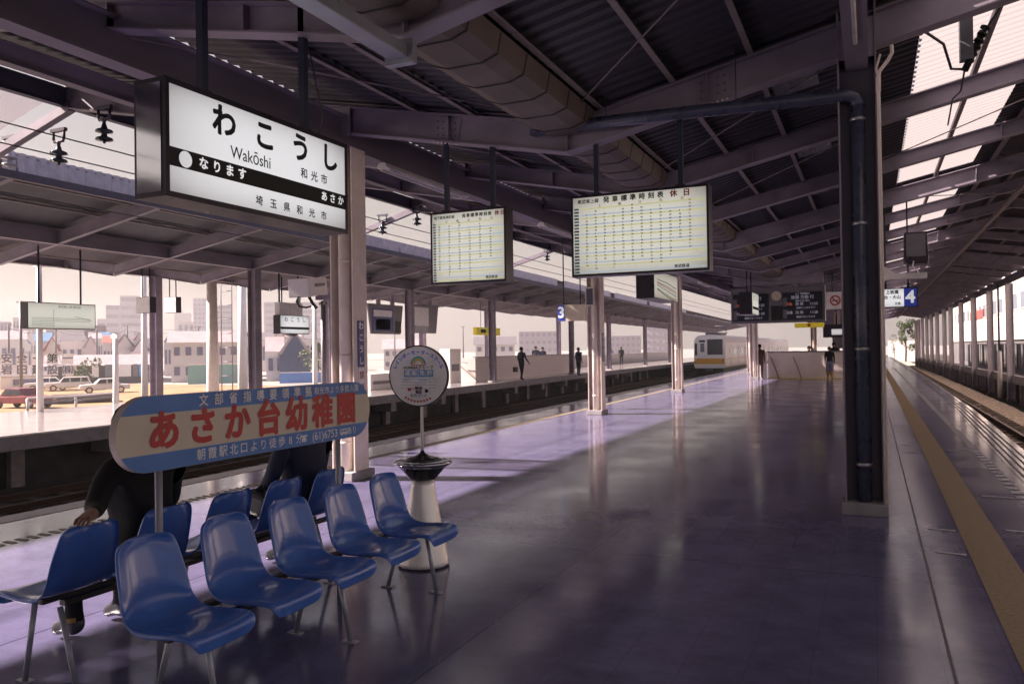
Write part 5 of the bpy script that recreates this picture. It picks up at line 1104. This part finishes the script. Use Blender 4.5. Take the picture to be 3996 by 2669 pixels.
# ------------------------------------------------------------------ town beyond the far platform
ZG = -1.88
def aty(px, D): d = ray(px, 790); k = D/math.hypot(d.x, d.y); return EYE.x+d.x*k, EYE.y+d.y*k
def zat(px, py, D): d = ray(px, py); return EYE.z + d.z*D/math.hypot(d.x, d.y)
def block(px0, px1, py_top, D, dep, wall, label, cat='building', roof=None, floors=0, cols_=0, win='far_window', zb0=ZG, name='apartment_building', bands=False, py_bot=None, tiers=None):
    x0, y0 = aty(px0, D); x1, y1 = aty(px1, D); a = Vector((x0,y0,0)); b_ = Vector((x1,y1,0)); ax = (b_-a); L_ = ax.length; ax.normalize(); nrm = Vector((-ax.y,ax.x,0))
    if nrm.dot(a) < 0: nrm = -nrm
    zt = zat((px0+px1)/2, py_top, D); z0 = zb0 if py_bot is None else zat((px0+px1)/2, py_bot, D)
    t = thing(name, label, cat, (a.x,a.y,z0)); Rm = Matrix((ax, nrm, Vector((0,0,1)))).transposed()
    def bb(mb, u0, u1, v0, v1, za_, zb_, m_): c = a+ax*((u0+u1)/2)+nrm*((v0+v1)/2)+Vector((0,0,(za_+zb_)/2)); mb.box(c, (u1-u0, v1-v0, zb_-za_), m_, Rm)
    mb = MB()
    for u0, u1, top in (tiers or ((0,1,1),)): bb(mb, u0*L_, u1*L_, 0, dep, z0, z0+(zt-z0)*top, wall)
    mb.build('wall', t)
    H = zt-z0
    if floors:
        for f in range(floors):
            for u0, u1, top in (tiers or ((0,1,1),)):
                zf = z0+H*(f+.35)/floors; zh = H/floors*.42
                if zf+zh > z0+H*top: continue
                if bands: mb = MB(); bb(mb, u0*L_+.02*L_, u1*L_-.02*L_, -.25, 0, zf, zf+zh, win); mb.build('window_band', t)
                else:
                    for c in range(cols_): mb = MB(); bb(mb, L_*(u0+(u1-u0)*(c+.25)/cols_), L_*(u0+(u1-u0)*(c+.75)/cols_), -.15, 0, zf, zf+zh, win); mb.build('window', t)
    if roof == 'flat': mb = MB(); bb(mb, L_*.3, L_*.5, dep*.3, dep*.6, zt, zt+H*.08, wall); mb.build('roof_room', t)
    elif roof:
        rm, rh, along = roof; mb = MB(); o_ = .06*L_ if along else .05*L_
        if along:  # ridge parallel to the facade
            pts = [a+nrm*(-o_)+Vector((0,0,zt)), a+nrm*(dep/2)+Vector((0,0,zt+rh)), a+nrm*(dep+o_)+Vector((0,0,zt))]; mb.ext([p-ax*o_ for p in pts], ax*(L_+2*o_), rm)
        else:
            pts = [a-ax*o_+Vector((0,0,zt)), a+ax*(L_/2)+Vector((0,0,zt+rh)), a+ax*(L_+o_)+Vector((0,0,zt))]; mb.ext([p-nrm*o_*2 for p in pts], nrm*(dep+o_*4), rm, rm)
            mb2 = MB(); q = [a+ax*.3+Vector((0,0,zt)), a+ax*(L_/2)+Vector((0,0,zt+rh*.88)), a+ax*(L_-.3)+Vector((0,0,zt))]; mb2.ext([p-nrm*(o_*2+.02) for p in q], nrm*.02, wall); mb2.build('gable', t)
        mb.build('roof', t)
    return t
# far apartment blocks
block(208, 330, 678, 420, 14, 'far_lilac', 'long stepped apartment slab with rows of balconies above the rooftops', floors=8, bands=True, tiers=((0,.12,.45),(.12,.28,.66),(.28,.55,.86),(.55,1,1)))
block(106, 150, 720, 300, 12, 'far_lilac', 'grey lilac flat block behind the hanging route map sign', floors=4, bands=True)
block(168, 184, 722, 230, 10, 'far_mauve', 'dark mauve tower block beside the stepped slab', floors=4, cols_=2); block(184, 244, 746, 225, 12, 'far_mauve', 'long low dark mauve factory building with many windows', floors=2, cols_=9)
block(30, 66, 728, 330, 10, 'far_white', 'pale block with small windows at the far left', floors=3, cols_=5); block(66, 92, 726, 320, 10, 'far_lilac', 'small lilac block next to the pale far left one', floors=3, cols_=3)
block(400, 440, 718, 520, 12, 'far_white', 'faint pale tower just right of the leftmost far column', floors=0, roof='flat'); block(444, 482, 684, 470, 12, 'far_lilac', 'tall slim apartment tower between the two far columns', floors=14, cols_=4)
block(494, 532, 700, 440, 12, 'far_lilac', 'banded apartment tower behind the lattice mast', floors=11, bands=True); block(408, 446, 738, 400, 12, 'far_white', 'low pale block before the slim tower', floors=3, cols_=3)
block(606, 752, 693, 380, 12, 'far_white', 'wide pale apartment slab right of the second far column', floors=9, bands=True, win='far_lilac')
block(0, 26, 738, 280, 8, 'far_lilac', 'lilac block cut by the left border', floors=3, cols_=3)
block(880, 960, 800, 160, 10, 'house_wall', 'pale two storey house right of the nameplate column', floors=2, cols_=5, roof=('roof_pink',2,True)); block(1090, 1180, 790, 190, 10, 'house_wall', 'pale house behind the yellow sign', floors=2, cols_=5, roof=('roof_grey',2,True)); block(1375, 1470, 770, 220, 12, 'far_white', 'pale building behind the standing people', floors=4, cols_=8, win='far_lilac'); block(1480,1560,745,260,12,'far_white','tall pale block left of the train', floors=5, cols_=6, win='far_lilac'); block(1190,1280,760,240,12,'far_white','pale flat block above the two stair climbers', floors=4, cols_=7, win='far_lilac')  # distant white blocks: haze put into their pale wall and window colours
# nearer houses
hs = [(98,140,800,820,'roof_red','house with a bright red gabled roof and small window',120,False,2.2),(0,60,772,800,'roof_pink','house with pink roof behind the lettered panels',150,True,1.6),(140,190,776,800,'roof_grey','grey roofed house right of the red gabled one',140,True,2),(190,226,792,815,'roof_pink','pink roofed house in the middle distance',130,False,2),
      (236,262,780,810,'roof_red','small dark red house under blue tarpaulins',125,True,1.2),(262,310,790,810,'roof_grey','grey roofed white house left of the leftmost far column',118,False,2),(300,345,800,815,'roof_grey','white house with a dark tiled gable end',112,False,1.8),(80,118,776,800,'roof_blue','house with a sky blue roof behind the pale pole',170,True,1.8),(46,72,783,800,'roof_blue','small shed with a blue roof near the lettered panels',165,False,1.2),
      (545,575,772,800,'roof_grey','grey roofed house beside the second far column',120,False,2)]
for x0, x1, pe, pb, rf, l, D, al, rh in hs: block(x0, x1, pe+6, D+12, 9, 'house_wall', l, 'house', (rf, rh, al), floors=1, cols_=3, name='house')
block(392, 548, 785, 112, 9, 'house_wall', 'big white two storey house with dark framed windows behind the far columns', 'house', ('roof_pink',1.6,True), floors=2, cols_=6, name='house')
block(640, 712, 812, 105, 9, 'tarp', 'gabled house wrapped in blue sheeting right of the second far column', 'house', ('roof_pink',3.0,False), floors=0, name='house'); block(610, 650, 806, 108, 8, 'house_wall', 'white house adjoining the blue sheeted gable', 'house', ('roof_pink',2,True), floors=1, cols_=2, name='house')
t = block(112, 340, 838, 116, 8, 'shop_dark', 'row of dark shop fronts under one long pale roof behind the car park', 'shop row', ('roof_pink',1.4,True), name='shop_row')
for px0, px1, m_ in ((150,176,'ad_cream'),(210,226,'ad_white'),(240,262,'glass_mid'),(268,300,'ad_white'),(304,316,'led_frame'),(318,336,'ad_light_blue')):
    x0, y0 = aty(px0, 115); x1, y1 = aty(px1, 115); a = Vector((x0,y0,0)); b_ = Vector((x1,y1,0)); mb = MB(); mb.bar((a.x,a.y,-.2),(b_.x,b_.y,-.2),.1,1.6,m_); mb.build('shop_front', t)
block(0, 116, 862, 104, 4, 'house_wall', 'low white workshop with one window behind the estate cars', 'shed', ('roof_grey',.5,True), name='shed', floors=1, cols_=1)
more = [(14,40,768,210,'roof_grey','flat grey roof peeking over the pink roof behind the lettered panels',True,1.0),(60,84,765,200,'roof_pink','small pale house between the blue roofed shed and the sky blue roof',False,1.4),(120,150,764,230,'roof_grey','narrow grey gable above the sky blue roof',False,1.6),
  (150,178,770,180,'roof_red','low house with brick red roof under the dark mauve tower',True,1.2),(178,206,772,165,'roof_grey','dark grey roofed house under the mauve factory',False,1.5),(204,232,768,190,'roof_pink','pinkish roof right under the mauve factory windows',True,1.1),(228,252,766,205,'roof_blue','far blue roof below the stepped apartment slab',True,1.0),
  (250,280,770,175,'roof_pink','salmon roofed house below the stepped apartment slab',False,1.4),(282,306,768,195,'roof_grey','grey hipped roof below the right end of the stepped slab',True,1.2),(306,332,772,160,'roof_red','rust roofed house just behind the tall white pole',False,1.3),(332,358,768,185,'roof_pink','pale pink roof immediately left of the leftmost far column',True,1.1),
  (376,402,776,150,'roof_grey','grey house immediately right of the leftmost far column',False,1.4),(440,470,768,200,'roof_pink','pink roof above the big white house',True,1.2),(470,500,764,215,'roof_grey','grey roof between the slim tower and the thick mast',False,1.3),(500,530,766,205,'roof_red','reddish roof at the foot of the banded tower',True,1.1),
  (548,572,764,200,'roof_blue','small blue roof left of the second far column',False,1.2),(600,628,770,170,'roof_grey','grey roof right of the second far column',True,1.3),(628,655,766,190,'roof_red','red roof above the house next to the blue sheeted gable',False,1.3),(655,690,764,205,'roof_pink','wide pink roof above the blue sheeted gable',True,1.2),
  (700,735,768,180,'roof_grey','grey roof behind the monitor on the nameplate column',True,1.2),(735,762,772,160,'roof_pink','pink roof cut by the nameplate column',False,1.4)]
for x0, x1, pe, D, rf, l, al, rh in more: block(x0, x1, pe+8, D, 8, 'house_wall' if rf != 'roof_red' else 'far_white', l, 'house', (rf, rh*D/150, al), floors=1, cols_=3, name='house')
# lettered panels
t = thing('lettered_hoarding', 'row of white panels lettered in large dark characters on the workshop', 'hoarding', (-60,80,1))
for row, (s, py) in enumerate((('安全＋第一', 823), ('岩田建設㈱', 849))):
    for i, ch in enumerate(s):
        px = 15+35*i; D = 102; x0, y0 = aty(px-13, D); x1, y1 = aty(px+13, D); a = Vector((x0,y0,zat(px,py+12,D))); b_ = Vector((x1,y1,a.z)); h = zat(px,py-12,D)-a.z
        mb = MB(); mb.ext([a,b_,b_+Vector((0,0,h)),a+Vector((0,0,h))], Vector((a.x,a.y,0)).normalized()*.1, 'ad_white'); ax = (b_-a).normalized(); nn = Vector((-a.x,-a.y,0)).normalized(); c = (a+b_)/2+Vector((0,0,h/2))+nn*.05
        up = Vector((0,0,1)); M = Matrix(((ax.x,up.x,nn.x,c.x),(ax.y,up.y,nn.y,c.y),(ax.z,up.z,nn.z,c.z),(0,0,0,1))); mb.text(ch, h*.95, M, 'ink' if ch in '＋建第' else 'far_window', .02); mb.build('panel', t)
# poles, mast, fence
def pole(px, py_top, D, r, m_, label, name='lamp_post', arm=False):
    x, y = aty(px, D); zt = zat(px, py_top, D); t = thing(name, label, 'pole', (x,y,ZG)); mb = MB(); mb.cyl((x,y,ZG),(x,y,zt),r*1.2,m_,12,r2=r*.8); mb.build('shaft', t)
    mb = MB(); mb.box((x,y,zt-.1),(1.0 if arm else .3,.15,.12),m_); mb.build('cross_arm', t); return t
pole(91, 600, 27.5, .09, 'white_paint', 'pale pole standing left of the far column beside the car park'); pole(265, 765, 31, .10, 'white_paint', 'short white lamp pole above the fence end'); pole(331, 600, 36, .12, 'white_paint', 'tall white pole left of the leftmost far column')
pole(487, 600, 30, .20, 'steel_pipe', 'thick pinkish mast between the two far columns'); pole(48, 690, 80, .12, 'led_frame', 'thin utility pole with a cross arm at the far left', 'utility_pole', True); pole(556, 610, 42, .22, 'white_paint','bright white mast touching the second far column'); pole(722, 700, 40, .12,'white_paint','slim white pole near the monitor'); pole(742,690,34,.12,'led_frame','grey pole left of the nameplate column')
x, y = aty(520, 60); t = thing('lattice_mast', 'thin dark lattice mast with ladder rungs between the two far columns', 'mast', (x,y,ZG)); mb = MB()
for dx in (-.5,.5): mb.cyl((x+dx,y,ZG),(x+dx,y,9.5),.04,'led_frame',6)
for k in range(11): mb.cyl((x-.5,y,ZG+k*1.0),(x+.5,y,ZG+(k+.0)*1.0),.03,'led_frame',6)
mb.build('lattice', t)
t = thing('fence', 'low wire fence with pale rail and posts in front of the parked cars', 'fence', (-24,18,-1)); pts = [aty(px, D) for px, D in ((62,30.5),(173,32),(259,34))]
zf = [zat(a, b_, D) for a, b_, D in ((62,914,30.5),(173,908,32),(259,902,34))]; zg = zat(173,938,32)
mb = MB(); mb.tube([(p[0],p[1],z) for p, z in zip(pts, zf)], .035, 'white_paint'); mb.build('rail', t)
for p, z in zip(pts, zf): mb = MB(); mb.cyl((p[0],p[1],z),(p[0],p[1],zg),.045,'white_paint'); mb.build('post', t)
mb = MB()
for s0, s1, za_, zc2 in ((pts[0],pts[1],zf[0],zf[1]),(pts[1],pts[2],zf[1],zf[2])):
    for k in range(24):
        f = k/24; x = s0[0]+(s1[0]-s0[0])*f; y = s0[1]+(s1[1]-s0[1])*f; x2 = s0[0]+(s1[0]-s0[0])*min(1,f+.18); y2 = s0[1]+(s1[1]-s0[1])*min(1,f+.18); mb.cyl((x,y,za_),(x2,y2,zg+.25),.006,'led_frame',4); mb.cyl((x2,y2,za_),(x,y,zg+.25),.006,'led_frame',4)
mb.build('wire_mesh', t)
block(116, 258, 905, 68, 2.5, 'earth', 'dark earth bank below the parked white cars', 'bank', name='earth_bank')
x0, y0 = aty(430, 98); x1, y1 = aty(545, 98); t = thing('fence', 'pale teal panel fence below the big white house', 'fence', (x0,y0,ZG)); mb = MB(); mb.bar((x0,y0,-.6),(x1,y1,-.6),.1,2.2,'teal'); mb.build('fence_panel', t); mb = MB(); mb.bar((x0,y0,.55),(x1,y1,.55),.14,.1,'white_paint'); mb.build('fence_rail', t)
x0, y0 = aty(640, 96); x1, y1 = aty(735, 96); t = thing('fence', 'bright blue fence below the blue sheeted house', 'fence', (x0,y0,ZG)); mb = MB(); mb.bar((x0,y0,-1.2),(x1,y1,-1.2),.1,1.2,'ad_blue'); mb.build('fence_panel', t); mb = MB(); mb.bar((x0,y0,-.55),(x1,y1,-.55),.14,.08,'white_paint'); mb.build('fence_rail', t)
for px, top, D, l in ((20,742,120,'first thin utility pole behind the lettered panels'),(128,748,130,'thin utility pole above the estate cars'),(222,752,125,'thin utility pole rising from the shop row'),(292,745,140,'thin utility pole just left of the tall white pole'),(455,748,118,'thin utility pole before the big white house'),(668,750,122,'thin utility pole above the blue sheeted house'),(905,752,150,'thin utility pole right of the nameplate column'),(1062,748,160,'thin utility pole left of the yellow sign')):
    pole(px, top, D, .14, 'roof_grey', l, 'utility_pole', True)
t = thing('power_line', 'faint power lines strung between the utility poles of the town', 'wire'); mb = MB(); pp = [(20,742,120),(128,748,130),(222,752,125),(292,745,140),(455,748,118)]
for (a, b_, D), (a2, b2, D2) in zip(pp, pp[1:]):
    for dz in (-.1,-.6):
        p = Vector((*aty(a,D), zat(a,b_,D)+dz)); q = Vector((*aty(a2,D2), zat(a2,b2,D2)+dz)); mb.tube([p, p.lerp(q,.33)-Vector((0,0,.5)), p.lerp(q,.67)-Vector((0,0,.5)), q], .03, 'roof_grey', 5)
mb.build('cable', t)
# cars
def car(px, py, D, rz, body, label, wagon=False, sc=1.0, dark='glass_dark'):
    d_ = ray(px, py); k_ = (ZG-EYE.z)/d_.z; x, y = d_.x*k_, d_.y*k_; t = thing('parked_car', label, 'car', (0,0,0), 0, 'cars parked on the lot'); mb = MB(); W2 = .80; L2 = 2.15
    side = [(-L2,.35),(-L2,.72),(-L2+.1,.80),(-.95,.88),(L2-.15,.80),(L2,.70),(L2,.35)] if not wagon else [(-L2,.35),(-L2,.8),(-.85,.9),(L2-.1,.88),(L2,.8),(L2,.35)]
    mb.ext([(a,-W2,b_) for a, b_ in side], (0,2*W2,0), body); mb.build('body', t, bevel=.06)
    rf = [(-.95,.87),(-.45,1.36),(.75,1.40),(1.35,.84)] if not wagon else [(-.85,.89),(-.45,1.42),(1.85,1.44),(2.08,.86)]
    mb = MB(); mb.ext([(a,-W2+.1,b_) for a, b_ in rf], (0,2*W2-.2,0), body); mb.build('cabin', t, bevel=.05)
    for s in (-1,1):
        mb = MB(); w_ = [((-.70,.93),(-.42,1.30),(.12,1.32),(.12,.93)),((.2,.93),(.2,1.32),(.70,1.32),(1.1,.93))] + ([((1.2,.93),(1.2,1.34),(1.72,1.34),(1.85,.93))] if wagon else [])
        for q in w_:
            if wagon and q[0][0] == .2: q = ((.2,.93),(.2,1.34),(1.1,1.34),(1.1,.93))
            mb.ext([(a,s*(W2-.1),b_) for a, b_ in q], (0,s*.012,0), dark)
        mb.build('side_window', t)
    for a in (-1.35,1.35):
        for s in (-1,1):
            mb = MB(); mb.cyl((a,s*(W2-.14),.32),(a,s*(W2+.01),.32),.32,'tyre',18); wl = mb.build('wheel', t); mb = MB(); mb.cyl((a,s*(W2-.1),.32),(a,s*(W2+.02),.32),.19,'chrome',14); mb.build('rim', wl)
    for s in (-1,1): mb = MB(); mb.bx(-L2-.02,-L2+.02,s*.55-.13,s*.55+.13,.55,.68,'chrome'); mb.build('headlight', t)
    mb = MB(); mb.bx(-L2-.06,-L2+.02,-W2,W2,.36,.48,'steel_dark'); mb.build('bumper', t)
    z = ZG+.02; t.matrix_basis = Matrix.Translation((x,y,z)) @ Matrix.Rotation(rz,4,'Z') @ Matrix.Scale(sc,4); t.location = (x,y,z); t.rotation_euler = (0,0,rz); t.scale = (sc,)*3
    return t
base = math.atan2(aty(200,70)[1]-aty(150,70)[1], aty(200,70)[0]-aty(150,70)[0])
car(157, 896, 62, base, 'car_white', 'white estate car parked in the middle behind the fence', wagon=True)
car(110, 896, 64, base, 'car_white', 'white saloon car half hidden by the pale pole')
car(240, 901, 58, base+.05, 'car_white', 'white saloon car parked at the right end of the lot')
car(53, 936, 46, base+2.35, 'car_red', 'dark red and white car parked at the lower left of the lot')
p = aty(186, 109); tree(p[0], p[1], ZG-.6, 3.6, 1.7, 'dark round bush before the shop row', 11, cat='bush', name='bush', n=500)
p = aty(727, 100); tree(p[0], p[1], ZG, 5.2, 2.0, 'bushy tree right of the blue sheeted house', 12, n=600)

# ------------------------------------------------------------------ haze over the whole place
hz = bpy.data.materials.new('haze'); hz.use_nodes = True; n = hz.node_tree; n.nodes.clear(); o = n.nodes.new('ShaderNodeOutputMaterial'); pv = n.nodes.new('ShaderNodeVolumePrincipled')
pv.inputs['Color'].default_value = (.96,.92,.92,1); pv.inputs['Density'].default_value = HAZE; pv.inputs['Anisotropy'].default_value = .3; n.links.new(pv.outputs[0], o.inputs['Volume']); MATS['haze'] = hz
mb = MB(); mb.bx(-560, 40, -45, 620, -2.9, 40, 'haze'); ho = struct(mb, 'haze', kind='stuff')
